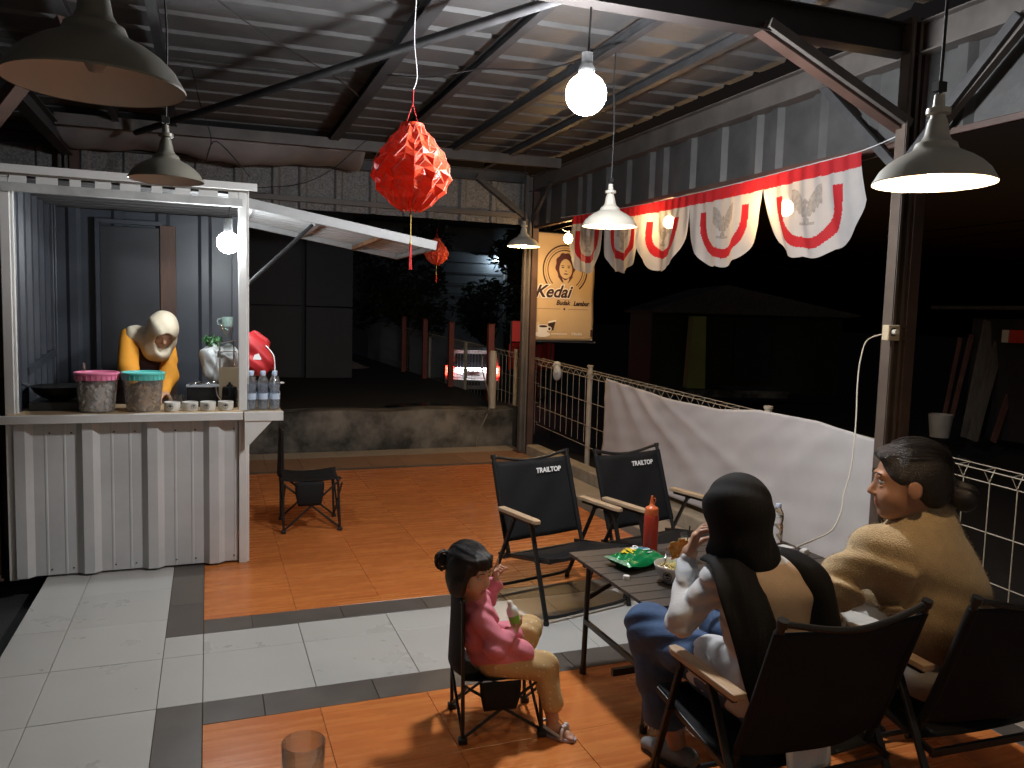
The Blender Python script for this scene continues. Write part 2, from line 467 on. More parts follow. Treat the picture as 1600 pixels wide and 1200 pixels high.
lw.grid(lambda u, v: (-1.2 + 4.85 * u, 5.885 + .012 * math.sin(9 * (-1.2 + 4.85 * u)) + .35 * v, .465 + .012 * math.sin(5 * (-1.2 + 4.85 * u) + 1) + .004 * v), 40, 3)
tag(build('ledge_wall', lw, concrete, None, False), 'low stained concrete retaining wall behind the clay tile row', 'wall')
pd = MB(); pd.grid(lambda u, v: (2.55 + .42 * math.cos(2 * PI * u) * v * (1 + .25 * math.sin(4 * PI * u)), 6.45 + .22 * math.sin(2 * PI * u) * v, .4695), 24, 3)
puddle_m = M('rain puddle', (.02, .02, .025), .06, bump=.35, bs=22)
structure('puddle', pd, puddle_m)

# ================================================================== canopy
canopy = thing('canopy', 'dark steel framed canopy with corrugated roof sheets above the whole seating area', 'canopy', (3.62, -.05, 0))
def corr(mb, o, s, t, n, L, Wd, pitch, rib, top, h, first=0., groove=0.):
    """corrugated sheet: ribs run along t (length L), profile along s (width Wd), ribs stand h along n"""
    o, s, t, n = Vector(o), Vector(s), Vector(t), Vector(n)
    pr = [(0, 0)]; x = first
    while x < Wd:
        for dx, z in ((-rib / 2, 0), (-top / 2, h), (top / 2, h), (rib / 2, 0)):
            if 0 < x + dx < Wd: pr.append((x + dx, z))
        if groove:
            for q in (.36, .64):
                c = x + pitch * q
                for dx, z in ((-.008, 0), (-.004, groove), (.004, groove), (.008, 0)):
                    if 0 < c + dx < Wd: pr.append((c + dx, z))
        x += pitch
    pr.append((Wd, 0))
    vs = []
    for q in (0, L):
        vs += [o + s * a + n * z + t * q for a, z in pr]
    k = len(pr)
    mb.add(vs, [(i, i + 1, k + i + 1, k + i) for i in range(k - 1)])
    return mb
rz_ = lambda x: 3.40 + .018 * (x - 1)
# posts: pairs of rolled channels
def channel(mb, x, y, z0, z1, wd, dp, th, open_):
    """C channel standing on z, web width wd along x, flanges dp towards open_ along y"""
    mb.box((x, y, (z0 + z1) / 2), (wd, th, z1 - z0))
    for sgn in (-1, 1):
        mb.box((x + sgn * (wd / 2 - th / 2), y + open_ * (dp / 2 + th / 2), (z0 + z1) / 2), (th, dp, z1 - z0))
        mb.box((x + sgn * (wd / 2 - .012 - th), y + open_ * (dp + th * 1.2), (z0 + z1) / 2), (.022, th, z1 - z0))
for i, (x, y) in enumerate(((3.62, -.05), (3.62, 5.42), (-1.22, 2.02), (-1.22, 5.42))):
    b = MB(); channel(b, x - .045, y, 0, 3.3, .085, .06, .004, -1)
    b.mi = 1; b.box((x + .05, y - .02, 1.65), (.075, .10, 3.3))
    p = build('post', b, [M('post channel', (.105, .078, .062), .5, var=.25, vs_=5, bump=.08, bs=30) if i == 0 else steel_g, steel_b], canopy, bevel=.003)
    q = MB(); q.box((x, y - .02, .006), (.22, .2, .012))
    for dx in (-.085, .085):
        q.cyl((x + dx, y - .09, .012), (x + dx, y - .09, .03), .009, n=6)
    build('base_plate', q, steel_b, p)
def member(name, a, b, w_, h_, m=steel_d, upv=(0, 0, 1)):
    q = MB(); q.bar(a, b, w_, h_, upv); return build(name, q, m, canopy, bevel=.003)
def ibeam(name, a, b, w_, h_, m):
    a, b = Vector(a), Vector(b); q = MB(); u = Vector((0, 0, h_ / 2 - .004))
    q.bar(a + u, b + u, w_, .008); q.bar(a - u, b - u, w_, .008); q.bar(a, b, .006, h_ - .017)
    return build(name, q, m, canopy)
ibeam('rafter', (3.56, -.05, 3.19), (-2.0, -.05, 3.10), .10, .16, M('darkened steel', (.022, .018, .017), .6, var=.3, vs_=6))  # rafter colour set extra dark to offset the bulb close below
ibeam('rafter', (3.56, 5.42, 3.27), (-2.0, 5.42, 3.2), .10, .12, steel_d)
ibeam('eave_beam', (3.64, -4.2, 3.20), (3.64, 5.48, 3.20), .10, .17, steel_g)
ibeam('eave_beam', (-1.22, -4.2, 3.12), (-1.22, 5.48, 3.14), .10, .15, steel_d)
for x in (-.72, -.25, 1.18, 1.75, 2.4, 3.02):
    ibeam('purlin', (x, -4.2, rz_(x) - .075), (x, 5.4, rz_(x) - .075), .055 if x != 1.18 else .09, .07, steel_d)
member('back_purlin', (-1.2, 4.55, 3.24), (3.6, 4.55, 3.30), .06, .10, steel_g)
dg_ = MB(); dg_.cyl((-.55, 4.36, 3.15), (1.64, -.08, 3.13), .026, n=10); build('diagonal_tie', dg_, steel_d, canopy, smooth=40)
member('brace', (2.60, -.05, 3.12), (3.575, -.05, 2.735), .075, .055, steel_b)
member('brace', (2.62, -.10, 3.13), (3.58, -.10, 2.75), .03, .05, steel_g)
member('brace', (3.61, .62, 3.13), (3.61, -.0, 2.53), .03, .05, steel_d)
member('brace', (3.60, -.72, 3.12), (3.60, -.10, 2.56), .05, .06, steel_g)
member('brace', (3.56, -.70, 3.12), (3.56, -.09, 2.53), .03, .05, steel_d)
member('brace', (2.93, 5.42, 3.24), (3.6, 5.42, 2.78), .08, .06, steel_d)
member('brace', (3.62, 4.85, 3.14), (3.62, 5.38, 2.78), .04, .06, steel_d)
member('brace', (-1.2, 1.95, 2.55), (-.62, 1.2, 3.05), .08, .07, steel_b)
for k in range(7):
    y0 = -4.25 + 1.4 * k; b = MB()
    y1 = min(y0 + 1.4 + .04, 5.56)
    sx = 5.85
    corr(b, (-2.1, y0, rz_(-2.1) - .004 * (k % 2)), (0, 1, 0), Vector((1, 0, .018)).normalized(), (0, 0, 1), sx, y1 - y0, .35, .085, .04, .03, .12)
    build('roof_sheet', b, roof_sheet_m, canopy, solid=.002)
for k in range(6):
    y0 = -3.2 + 1.45 * k; y1 = min(y0 + 1.47, 5.42); b = MB()
    corr(b, (3.70 + .003 * (k % 2), y0, 2.68), (0, 1, 0), (0, 0, 1), (-1, 0, 0), .47, y1 - y0, .41, .13, .06, .035, .2)
    build('side_cladding_sheet', b, clad_m, canopy, solid=.002)
for k in range(4):
    x0 = -2.0 + 1.42 * k; x1 = min(x0 + 1.44, 3.58); b = MB()
    corr(b, (x0, 5.485 + .003 * (k % 2), 2.73), (1, 0, 0), (0, 0, 1), (0, -1, 0), .56, x1 - x0, .38, .10, .05, .03, .15)
    build('back_cladding_sheet', b, clad_h, canopy, solid=.002)
member('cladding_rail', (-2.0, 5.44, 2.83), (3.56, 5.44, 2.83), .03, .06, steel_g)
member('cladding_rail', (3.66, -3.1, 2.665), (3.66, 5.4, 2.70), .03, .035, steel_b)

# unseen wall added behind the viewpoint to bounce lamp light onto the people
hw = MB(); hw.box((1.3, -4.40, 1.62), (7.0, .14, 3.3)); structure('bounce_wall', hw, M('cream bounce paint', (.62, .60, .55), .8, var=.06, vs_=2))
# loose cables under the roof
b = MB()
for pts in ([(-.07, 2.9, 3.36), (-.02, 3.3, 3.22), (.06, 3.5, 3.0), (.02, 3.52, 2.82), (.10, 3.5, 2.98), (.36, 3.6, 2.74)], [(1.50, 4.5, 3.33), (1.36, 4.52, 3.20), (1.14, 4.56, 3.00), (.85, 4.62, 2.86), (.40, 4.7, 2.80)], [(1.18, 2.2, 3.30), (1.45, 1.9, 3.24), (1.75, 1.75, 3.29), (2.1, 1.4, 3.25), (2.4, .9, 3.32)], [(-.25, .6, 3.30), (.2, 1.2, 3.2), (.9, 2.4, 3.28), (1.18, 3.0, 3.31)]):
    b.tube(spline(pts, 6), .0045, 6)
tag(build('roof_cables', b, M('roof cable', (.014, .013, .013), .55), None, False, smooth=60, kind='stuff'), 'thin black cables looping loosely under the canopy roof', 'cables')
# slack tarp under the roof above the kiosk
tarp_m = M('grey tarp', (.34, .335, .34), .7, var=.1, vs_=4, bump=.15, bs=14, transl=.1)
b = MB()
def tarp(u, v):
    x = -1.25 + 2.75 * u
    sag = .10 * math.sin(PI * v) * (.6 + .4 * math.sin(3 * x + 1)) + .008 * math.sin(17 * x + 3 * v)
    edge = .06 * math.sin(4.2 * x) * v
    return (x + .04 * v, 4.6 + .62 * v, 3.235 - .10 * v - sag - edge * .4)
b.grid(tarp, 60, 14)
solo('tarp', b, tarp_m, 'slack grey tarp hung under the roof above the kiosk', 'tarp', (.1, 4.7, 3.05), smooth=180, solid=.002)

# ================================================================== kiosk
KX0, KX1, KY0, KY1 = -1.04, .23, 1.90, 3.20
kiosk = thing('kiosk', 'white corrugated metal food kiosk with wooden counter and raised side flap', 'kiosk', (-.4, 1.9, 0))
b = MB(); corr(b, (KX0 + .005, KY0, .015), (1, 0, 0), (0, 0, 1), (0, -1, 0), .925, KX1 - KX0 - .03, .355, .125, .055, .036, .03, groove=.003)
fp_ = build('front_panel', b, white_sheet, kiosk, solid=.002)
sc_b = MB()
for i in range(11):
    x = -.97 + .115 * i
    for z in (.05, .88): sc_b.ball((x, KY0 - .004, z), .006, 6, 4)
build('rivets', sc_b, steel_g, fp_, kind='stuff')
b = MB(); corr(b, (KX1, KY0 + .01, .015), (0, 1, 0), (0, 0, 1), (1, 0, 0), .94, KY1 - KY0 - .02, .355, .125, .055, .03, .15)
build('side_panel', b, white_sheet, kiosk, solid=.002)
b = MB(); corr(b, (KX0, KY0 + .03, .015), (0, 1, 0), (0, 0, 1), (1, 0, 0), 2.33, KY1 - KY0 - .03, .21, .09, .04, .022, .08)
build('left_wall', b, slate_sheet, kiosk, solid=.002)
b = MB(); corr(b, (KX0 + .03, KY1, .015), (1, 0, 0), (0, 0, 1), (0, -1, 0), 2.33, KX1 - KX0 - .03, .30, .10, .05, .022, .12)
build('back_wall', b, slate_sheet, kiosk, solid=.002)
b = MB(); b.box((-.51, KY1 - .045, 1.13), (.40, .03, 2.2))
dr = build('door', b, door_sheet, kiosk, bevel=.004)
b = MB(); b.box((-.725, KY1 - .05, 1.13), (.03, .05, 2.24)); b.box((-.51, KY1 - .05, 2.262), (.46, .05, .03)); build('door_frame', b, slate_sheet, dr)
b = MB(); b.box((-.25, KY1 - .05, 1.13), (.11, .05, 2.24)); build('door_jamb', b, M('brown wood jamb', (.075, .036, .024), .6, var=.3, vs_=4, stretch=(8, 8, 1)), kiosk, bevel=.004)
for x, y in ((KX0 - .012, KY0 + .01), (KX1 + .005, KY0 + .0), (KX0, KY1), (KX1, KY1)):
    b = MB(); z1 = 2.40
    b.box((x, y, z1 / 2), (.05, .05, z1)); b.box((x + .032, y + .01, z1 / 2), (.014, .03, z1))
    build('corner_post', b, white_paint if y < 2.5 else slate_sheet, kiosk, bevel=.004)
b = MB(); b.box((-.4, 2.08, .992), (1.33, .5, .016)); build('counter_top', b, wood_top, kiosk, bevel=.002)
b = MB(); b.box((-.435, 1.82, .972), (1.335, .018, .05)); build('counter_lip', b, white_paint, kiosk, bevel=.003)
b = MB(); b.bar((KX0 + .02, 2.2, 1.225), (KX0 + .02, 3.15, 1.30), .03, .05); build('wall_rail', b, slate_sheet, kiosk)
# side shelf and its triangular bracket
b = MB(); b.box((.355, 2.2, .992), (.235, .74, .016)); sh_ = build('side_shelf', b, wood_top, kiosk, bevel=.002)
b = MB(); b.box((.36, 1.822, .968), (.24, .016, .06)); build('shelf_lip', b, white_paint, sh_, bevel=.003)
b = MB(); b.prism([(0, 0), (.17, 0), (0, -.185)], .016, frame((.243, 1.84, .938), (1, 0, 0), (0, 0, 1))); build('bracket', b, white_paint, kiosk, bevel=.002)
# roof: ceiling sheet, fascia, flashing
b = MB(); corr(b, (KX0 - .02, KY0 - .02, 2.36), (0, 1, 0), (1, 0, 0), (0, 0, 1), KX1 - KX0 + .05, KY1 - KY0 + .1, .16, .07, .03, .02, .06)
rf = build('roof', b, roof_sheet_m, kiosk, solid=.002)
b = MB(); b.box((-.39, KY0 - .045, 2.415), (1.42, .06, .022)); b.box((-.39, KY0 - .072, 2.40), (1.42, .008, .04)); build('flashing', b, white_paint, rf, bevel=.003)
b = MB()
b.box((-.40, KY0 - .02, 2.39), (1.27, .006, .035))
for i in range(9):
    x = -.98 + .145 * i; b.box((x, KY0 - .02, 2.352), (.085 + .03 * math.sin(i * 2.1), .006, .046))
build('fascia', b, white_paint, kiosk)
b = MB(); b.box((-.415, KY0 - .03, 2.305), (1.30, .03, .05)); build('header_bar', b, M('galvanised bar', (.42, .42, .41), .45, var=.25, vs_=7), kiosk, bevel=.004)
# raised flap
A0 = Vector((.262, 1.93, 2.33)); dA = Vector((1.245, .0, -.20)); dB = Vector((0, 1.16, .0)); nA = dA.cross(dB).normalized()
LA = dA.length; dA.normalize(); dBn = dB.normalized()
b = MB(); corr(b, A0 + dBn * .03, dBn, dA, -nA if nA.z < 0 else nA, LA, 1.10, .135, .075, .035, .024, .06)
fl_ = build('flap', b, white_sheet, kiosk, solid=.002)
fr = M('flap frame', (.36, .36, .36), .45, var=.12, vs_=5)
for a_, e_ in ((A0 + dBn * .0, A0 + dA * LA), (A0 + dBn * 1.16, A0 + dBn * 1.16 + dA * LA)):
    b = MB(); b.bar(a_ - Vector((0, 0, .012)), e_ - Vector((0, 0, .012)), .03, .062); build('flap_frame', b, fr, fl_, bevel=.003)
for q in (.02, .36, .7, .985):
    b = MB(); s_ = A0 + dA * LA * q - Vector((0, 0, .03)); b.bar(s_ + dBn * .02, s_ + dBn * 1.14, .03, .03); build('flap_batten', b, fr if q > .9 else M('rusty batten', (.30, .16, .085), .7, var=.4, vs_=6) if q == .7 else fr, fl_)
b = MB(); b.cyl((.262, 1.96, 1.80), A0 + dA * .42 + dBn * .05 - Vector((0, 0, .05)), .012, n=8); build('flap_strut', b, black_m, kiosk, smooth=40)
# ================================================================== lamps
bulb_cool = M('cool led globe', (.9, .9, .9), .4, emit=(.95, .975, 1.0), es=MAIN_BULB)
bulb_cool2 = M('cool led globe in kiosk', (.9, .9, .9), .4, emit=(.90, .97, 1.0), es=KIOSK_BULB)
bulb_warm = M('warm bulb', (.9, .8, .6), .4, emit=(1.0, .72, .43), es=PENDANT_WARM)
bulb_string = M('warm string bulb', (.9, .8, .6), .4, emit=(1.0, .60, .24), es=STRING_WARM)
plastic_w = M('white plastic', (.62, .60, .57), .4)
cable_m = M('black cable', (.014, .013, .013), .55)
cable_w = M('cream cable', (.58, .53, .44), .5)
shade_out = M('olive grey enamel', (.155, .145, .115), .42, var=.12, vs_=5, rnd=.1)
shade_lit = M('off white enamel', (.50, .47, .40), .4, var=.06, vs_=6)
shade_in = M('cream enamel inside', (.62, .56, .48), .45)

def bulb(c, r, m, label, top, base=M('grey bulb socket', (.05, .05, .05), .5)):
    t = thing('led_bulb', label, 'bulb', (c[0], c[1], c[2] - r), group='bare led bulbs')
    b = MB(); b.ball(c, r, 24, 14); build('globe', b, m, t, smooth=180)
    b = MB(); b.lathe([(.0, r * .9), (r * .42, r * .9), (r * .40, r * 1.25), (.026, r * 1.45), (.026, r * 1.45 + .05), (.0, r * 1.45 + .05)], c, 20); build('socket', b, base, t, smooth=40)
    b = MB(); b.tube(spline([(c[0], c[1], c[2] + r * 1.4 + .04), (c[0] + .006, c[1], (c[2] + top) / 2), (c[0] + .012, c[1], top)], 6), .005, 6); build('cord', b, cable_m, t, smooth=60)
    return t
bulb((1.672, -.02, 2.688), .094, bulb_cool, 'large glowing white led bulb hanging from the steel rafter', 3.12)
bulb((.150, 1.90, 2.060), .068, bulb_cool2, 'glowing white led bulb hanging at the kiosk corner post', 2.30)

def pendant(c, label, lit, R=.18, top=3.3, out=shade_out, tilt=0., bm=None):
    """c = rim centre"""
    t = thing('pendant_lamp', label, 'lamp', c, group='enamel shade pendant lamps')
    k = R / .18
    prof_o = [(.180, 0), (.181, .004), (.176, .012), (.160, .040), (.136, .064), (.108, .083), (.082, .096), (.068, .104), (.064, .112), (.060, .124), (.046, .132), (.036, .150), (.030, .185), (.026, .200)]
    b = MB(); b.lathe([(r * k, z * k) for r, z in prof_o], (0, 0, 0), 48); b.v = [(v[0], v[1] , v[2]) for v in b.v]
    s = build('shade', b, out, t, False, smooth=35)
    prof_i = [(.179, .001), (.157, .037), (.132, .061), (.104, .080), (.06, .095), (.03, .099), (0, .1)]
    b = MB(); b.lathe([(r * k, z * k) for r, z in prof_i], (0, 0, 0), 48); build('lining', b, shade_in, s, False, smooth=60)
    b = MB(); b.lathe([(0, .1995), (.024, .1995), (.022, .212), (.036, .216), (.036, .232), (.018, .238), (.015, .275), (.0, .275)], (0, 0, 0), 20); b.v = [(v[0] * k, v[1] * k, v[2] * k) for v in b.v]; build('cap', b, out if out is shade_out else shade_lit, t, False, smooth=35)
    b = MB(); b.lathe([(0, .095), (.020, .09), (.02, .05), (.014, .045), (0, .045)], (0, 0, 0), 16); b.v = [(v[0] * k, v[1] * k, v[2] * k) for v in b.v]; build('socket', b, steel_d, t, False, smooth=35)
    b = MB(); rb = .030 * k if lit else .022
    b.lathe([(0, -.028), (rb * .55, -.024), (rb * .92, -.008), (rb, .008), (rb * .8, .026), (rb * .45, .045), (rb * .4, .05)], (0, 0, .012 if lit else .05), 16); build('bulb', b, (bm or bulb_warm) if lit else M('unlit bulb', (.35, .33, .3), .25), t, False, smooth=180)
    b = MB(); L = top - c[2]; b.tube(spline([(0, 0, .27 * k), (.008, .004, .27 * k + (L - .27) * .4), (-.006, 0, .27 * k + (L - .27) * .75), (0, 0, L)], 6), .0045, 6)
    b.box((0, .002, .30 * k), (.03, .02, .025)); build('cord', b, cable_m, t, False, smooth=60)
    return t
pendant((-.157, -1.794, 2.048), 'unlit olive pendant lamp, biggest and nearest, above the white tiles', False, R=.15, top=3.36)
pendant((-.133, .287, 2.185), 'unlit olive pendant lamp hanging right in front of the kiosk roof', False, R=.15, top=3.36)
pendant((1.823, -1.834, 2.037), 'lit cream pendant lamp beside the right hand steel post', True, R=.15, top=3.4, out=shade_lit)
pendant((2.499, 1.272, 2.255), 'lit cream pendant lamp hanging in front of the flag bunting', True, top=3.4, out=shade_lit, bm=M('warm bulb dim', (.9, .8, .6), .4, emit=(1.0, .78, .55), es=PENDANT_WARM * .3))
pendant((3.24, 4.66, 2.40), 'small lit pendant lamp in front of the far post and poster', True, top=3.4, out=shade_lit, bm=M('warm bulb bright', (.9, .8, .6), .4, emit=(1.0, .64, .30), es=PENDANT_WARM * 1.5))

# string lights along the cladding rail: white sockets, three lit bulbs behind the flags
t = thing('string_lights', 'string of white sockets and warm bulbs along the cladding rail behind the flags', 'string lights', (3.70, 2.2, 2.63))
b = MB(); b.tube(spline([(3.70, -.0, 2.655)] + [(3.70, y, 2.632 + .012 * math.sin(5 * y)) for y in (.6, 1.3, 2.0, 2.7, 3.4, 4.1, 4.9)], 5), .004, 6); build('cable', b, cable_m, t, smooth=60)
for i, y in enumerate((.52, .98, 1.43, 1.86, 2.34, 2.80, 3.35, 3.9)):
    b = MB(); b.box((3.655, y, 2.640), (.045, .06, .034)); b.cyl((3.69, y, 2.63), (3.70, y, 2.59), .017, n=10)
    so = build('socket', b, plastic_w, t, bevel=.004)
for i, (y, z) in enumerate(((1.10, 2.45), (2.60, 2.50), (4.67, 2.52))):
    b = MB(); b.ball((3.78, y, z), .050, 14, 10, (1, 1, 1.1)); q = build('bulb', b, bulb_string, t, smooth=180)
    b = MB(); b.cyl((3.78, y, z + .045), (3.78, y, z + .085), .015, n=10); b.tube([(3.78, y, z + .08), (3.74, y, 2.60), (3.70, y, 2.62)], .004, 6); build('bulb_holder', b, plastic_w, q)

# wall socket on the post with the cream cord running down to the charger on the table
t = thing('power_socket', 'cream double power socket strapped to the right hand steel post', 'socket', (3.52, -.10, 1.57))
b = MB(); b.box((3.515, -.13, 1.62), (.085, .045, .085)); build('box', b, M('cream plastic', (.56, .45, .30), .45), t, bevel=.006)
b = MB(); b.cyl((3.505, -.152, 1.625), (3.505, -.156, 1.625), .024, n=20); build('outlet', b, M('socket dark', (.10, .07, .05), .5), t)
b = MB(); b.box((3.60, -.125, 1.655), (.17, .012, .012)); b.box((3.60, -.125, 1.585), (.17, .012, .012)); build('strap', b, steel_b, t)
# ================================================================== lanterns
paper = M('red lantern paper', (.78, .090, .035), .36, var=.06, vs_=3, transl=.35, spec=.6)
edge_light = M('painted light on paper edge', (.80, .34, .27), .5, transl=.3)
gold = M('gold cord', (.45, .30, .07), .5)
red_thr = M('red thread', (.50, .012, .012), .7)
wire_m = M('pale wire', (.55, .55, .56), .4)
def lantern(c, R, H, top, label, wire=True):
    """honeycomb paper lantern, c = middle of the body"""
    t = thing('paper_lantern', label, 'lantern', c, .35, group='red honeycomb paper lanterns')
    n, m = 12, 12; b = MB(); vs = []
    for i in range(m + 1):
        v = i / m; z = -H / 2 + H * v
        s = math.sin(PI * (v ** .85)); r = R * (.25 + .75 * max(0, s) ** 1.1)
        if v > .93: r = R * .27
        for j in range(2 * n):
            q = 2 * PI * (j / (2 * n)); bulge = 1.0 if (i + j) % 2 else .925
            lobe = 1 + .03 * math.cos(2 * n * q / 2)
            wz = .012 * R / .2 * (1 if (j % 2) else -1)
            vs.append((r * bulge * lobe * math.cos(q), r * bulge * lobe * math.sin(q), z + wz))
    k = 2 * n; fs = []
    for i in range(m):
        for j in range(k):
            a, bb, cc, d = i * k + j, i * k + (j + 1) % k, (i + 1) * k + (j + 1) % k, (i + 1) * k + j
            if (i + j) % 2: fs += [(a, bb, d), (bb, cc, d)]
            else: fs += [(a, bb, cc), (a, cc, d)]
    b.add(vs, fs); pb = build('paper_body', b, paper, t, False)
    b = MB()
    for J in range(n): b.tube([Vector(vs[i * k + (2 * J + (0 if i % 2 else 1)) % k]) * 1.004 for i in range(m + 1)], .0022 * R / .2, 4)
    build('lit_edge_strips', b, edge_light, pb, False, kind='stuff')  # pale strips paint in the light that the paper edges catch
    b = MB(); b.lathe([(0, H / 2 - .01), (R * .3, H / 2 - .008), (R * .28, H / 2 + .012), (0, H / 2 + .014)], (0, 0, 0), 20); b.lathe([(0, -H / 2 - .004), (R * .2, -H / 2), (R * .22, -H / 2 + .02)], (0, 0, 0), 20); build('cap', b, paper, t, False, smooth=40)
    b = MB(); z0 = H / 2
    for q in (-1, 1): b.tube([(q * R * .2, 0, z0), (0, 0, z0 + R * .55)], .0016, 5)
    b.tube([(0, 0, z0 + R * .5), (.004, 0, z0 + R * .9)], .002, 5); build('string', b, red_thr, t, False)
    b = MB(); L = top - c[2] - z0 - R * .9; zz = z0 + R * .9
    b.tube(spline([(.002, 0, zz), (.022, 0, zz + L * .10), (.006, .004, zz + L * .35), (.012, 0, zz + L * .7), (.004, 0, zz + L)], 6), .0026 if wire else .0016, 6); build('hanging_wire', b, wire_m if wire else cable_m, t, False, smooth=60)
    b = MB(); k_ = R / .2; b.tube([(0, 0, -H / 2), (0, 0, -H / 2 - .17 * k_)], .0026, 6); b.ball((0, 0, -H / 2 - .17 * k_), .007, 8, 6); build('tassel_cord', b, gold, t, False)
    b = MB()
    for i in range(14):
        q = i * 2.4; r = .002 + .006 * (i / 14)
        b.tube([(.003 * math.cos(q), .003 * math.sin(q), -H / 2 - .17 * k_), (r * math.cos(q), r * math.sin(q), -H / 2 - .30 * k_)], .0016, 4)
    build('tassel', b, red_thr, t, False)
    return t
lantern((.93, .3, 2.335), .188, .385, 3.37, 'large red honeycomb paper lantern on a pale wire beside the bright bulb')
lantern((2.43, 5.25, 2.335), .135, .27, 3.2, 'small red honeycomb paper lantern beyond the tip of the kiosk flap', False)

# ================================================================== flag bunting
flag_r = M('red flag cloth', (.52, .022, .03), .75, var=.06, vs_=9, transl=.4)
flag_w = M('white flag cloth', (.66, .64, .64), .75, var=.04, vs_=9, transl=.45, sheer=.13)
flag_g = M('grey emblem print', (.43, .40, .38), .8, var=.25, vs_=40, transl=.4, sheer=.10)
t = thing('flag_bunting', 'red and white scalloped flag bunting strung under the cladding on the street side', 'bunting', (3.58, 2.2, 2.68))
def emblem(a, z):
    """winged crest in a flag field, a in -1..1, z in 0..1 down"""
    def inr(x, y, x0, x1, y0, y1): return x0 < x < x1 and y0 < y < y1
    x = abs(a); y = z
    if (a / .09) ** 2 + ((y - .33) / .05) ** 2 < 1: return True                      # head
    if (a / .12) ** 2 + ((y - .47) / .10) ** 2 < 1: return True                      # shield body
    if .08 < x < .50 and .44 - .34 * math.sin(min(1, x / .42) * PI / 2) < y < .56 - .52 * max(0, x - .10) - .02 * math.cos(60 * x): return True   # wings
    if x < .10 + .1 * (y - .56) and .56 < y < .68: return True  # tail
    if x < .26 and .625 + .25 * (.26 - x) * .3 < y < .675: return True                # ribbon
    return False
zt = lambda y: 2.662 + .038 * (y - .27) / 3.92 - .05 * math.sin(PI * (y - .27) / 3.92) * .8
FB = [.24, 1.12, 1.98, 2.72, 3.42, 4.16]
for i in range(5):
    y0, y1 = FB[i], FB[i + 1]; W_ = y1 - y0; b = MB(); NU, NV = 112, 96; ph = i * 1.3
    H_ = .575
    def P(u, v):
        a = 2 * u - 1
        y = y0 + W_ * u
        # depth of the cloth at this place: deep in the middle, short between two flags, small scallops on the edge
        dep = H_ * (.50 + .50 * max(0, 1 - abs(a) ** 2.2) ** .62) + .018 * abs(math.sin(PI * 3.5 * u)) * (1 - abs(a) ** 4)
        z = zt(y) - dep * v
        sq = 1 - .05 * v * v
        wv = (.022 + .012 * math.sin(3 * ph)) * v * math.sin((8 + 2 * math.sin(ph)) * u + ph) + .014 * v * math.sin(21 * u + 2 * ph + 3 * v) + .006 * math.sin(46 * u + ph + 2 * v) * (1 - .6 * v)
        skew = -.10 * v * v if i == 0 else .03 * v * math.sin(ph * 3)
        return (3.585 + wv - .02 * v, y0 + W_ / 2 + a * W_ / 2 * sq + skew * (1 if i else 1), z)
    k = len(b.v); b.grid(P, NU, NV)
    mi = []
    for jv in range(NV):
        for iu in range(NU):
            u = (iu + .5) / NU; v = (jv + .5) / NV; a = 2 * u - 1
            dep = H_ * (.50 + .50 * max(0, 1 - abs(a) ** 2.2) ** .62) * v
            x = a * W_ / 2
            band = .085
            if dep < band: mi.append(0); continue
            zc = dep - .155                                    # U: straight sides down to a half round
            R0 = W_ * .335; R1 = R0 - .075
            if zc < 0: q = 9
            elif zc < .10: q = abs(x)
            else: q = math.hypot(x, (zc - .10) * 1.12)
            if zc >= 0 and R1 < q < R0: mi.append(0); continue
            if emblem(a / .62, (dep - .155) / .42 + .16): mi.append(2); continue
            mi.append(1)
    b.m = mi
    f = build('flag', b, [flag_r, flag_w, flag_g], t, smooth=180)
b = MB(); b.tube(spline([(3.585, .0, 2.70)] + [(3.585, y, zt(y) + .004) for y in np.linspace(.24, 4.16, 12)] + [(3.6, 4.5, 2.72)], 3), .003, 5); build('string', b, wire_m, t)

# ================================================================== shop banner
ban = M('tan banner vinyl', (.62, .45, .26), .5, c2=(.54, .39, .215), vs_=3, bump=.05, bs=9)
ink = M('brown banner ink', (.045, .020, .016), .55)
ink_r = M('dark purple brown ink', (.085, .026, .028), .55)
cream_i = M('cream banner ink', (.62, .50, .34), .5)
wh_i = M('white banner ink', (.82, .79, .74), .5)
t = thing('shop_banner', 'tall tan shop banner with portrait logo hung beside the far steel post', 'banner', (4.09, 5.40, 1.35))
BX, BZ, BW, BH = 3.685, 1.362, .81, 1.285
yb = lambda x, z: 5.40 + .012 * math.sin(5 * x + 2 * z) + .006 * math.sin(11 * z)
b = MB(); b.grid(lambda u, v: (BX + BW * u, yb(BX + BW * u, BZ + BH * v), BZ + BH * v), 24, 36)
sheet = build('sheet', b, ban, t, smooth=180, solid=.0015)
def on(px, py):
    """banner pixel (0..1, 0..1 from the top left) -> point just in front of the sheet"""
    x = BX + BW * px; z = BZ + BH * (1 - py); return Vector((x, yb(x, z), z))
def flat(name, poly, m, d=.003, par=None):
    b = MB(); vs = [on(px, py) - Vector((0, d, 0)) for px, py in poly]
    b.add(vs, [tuple(range(len(vs)))]); return build(name, b, m, par or sheet)
def ringband(name, cx, cyy, r0, r1, m, a0=0, a1=2 * PI, d=.003, n=64):
    b = MB(); vs = []
    for i in range(n + 1):
        q = a0 + (a1 - a0) * i / n
        for r in (r0, r1): vs.append(on(cx + r * math.cos(q), cyy - r * BW / BH * math.sin(q)) - Vector((0, d, 0)))
    b.add(vs, [(2 * i, 2 * i + 1, 2 * i + 3, 2 * i + 2) for i in range(n)]); return build(name, b, m, sheet)
cx_, cy__ = .50, .335
ringband('logo_ring', cx_, cy__, .355, .378, ink, math.radians(-48), math.radians(222))
ringband('logo_ring', cx_, cy__, .285, .300, ink, math.radians(-50), math.radians(225))
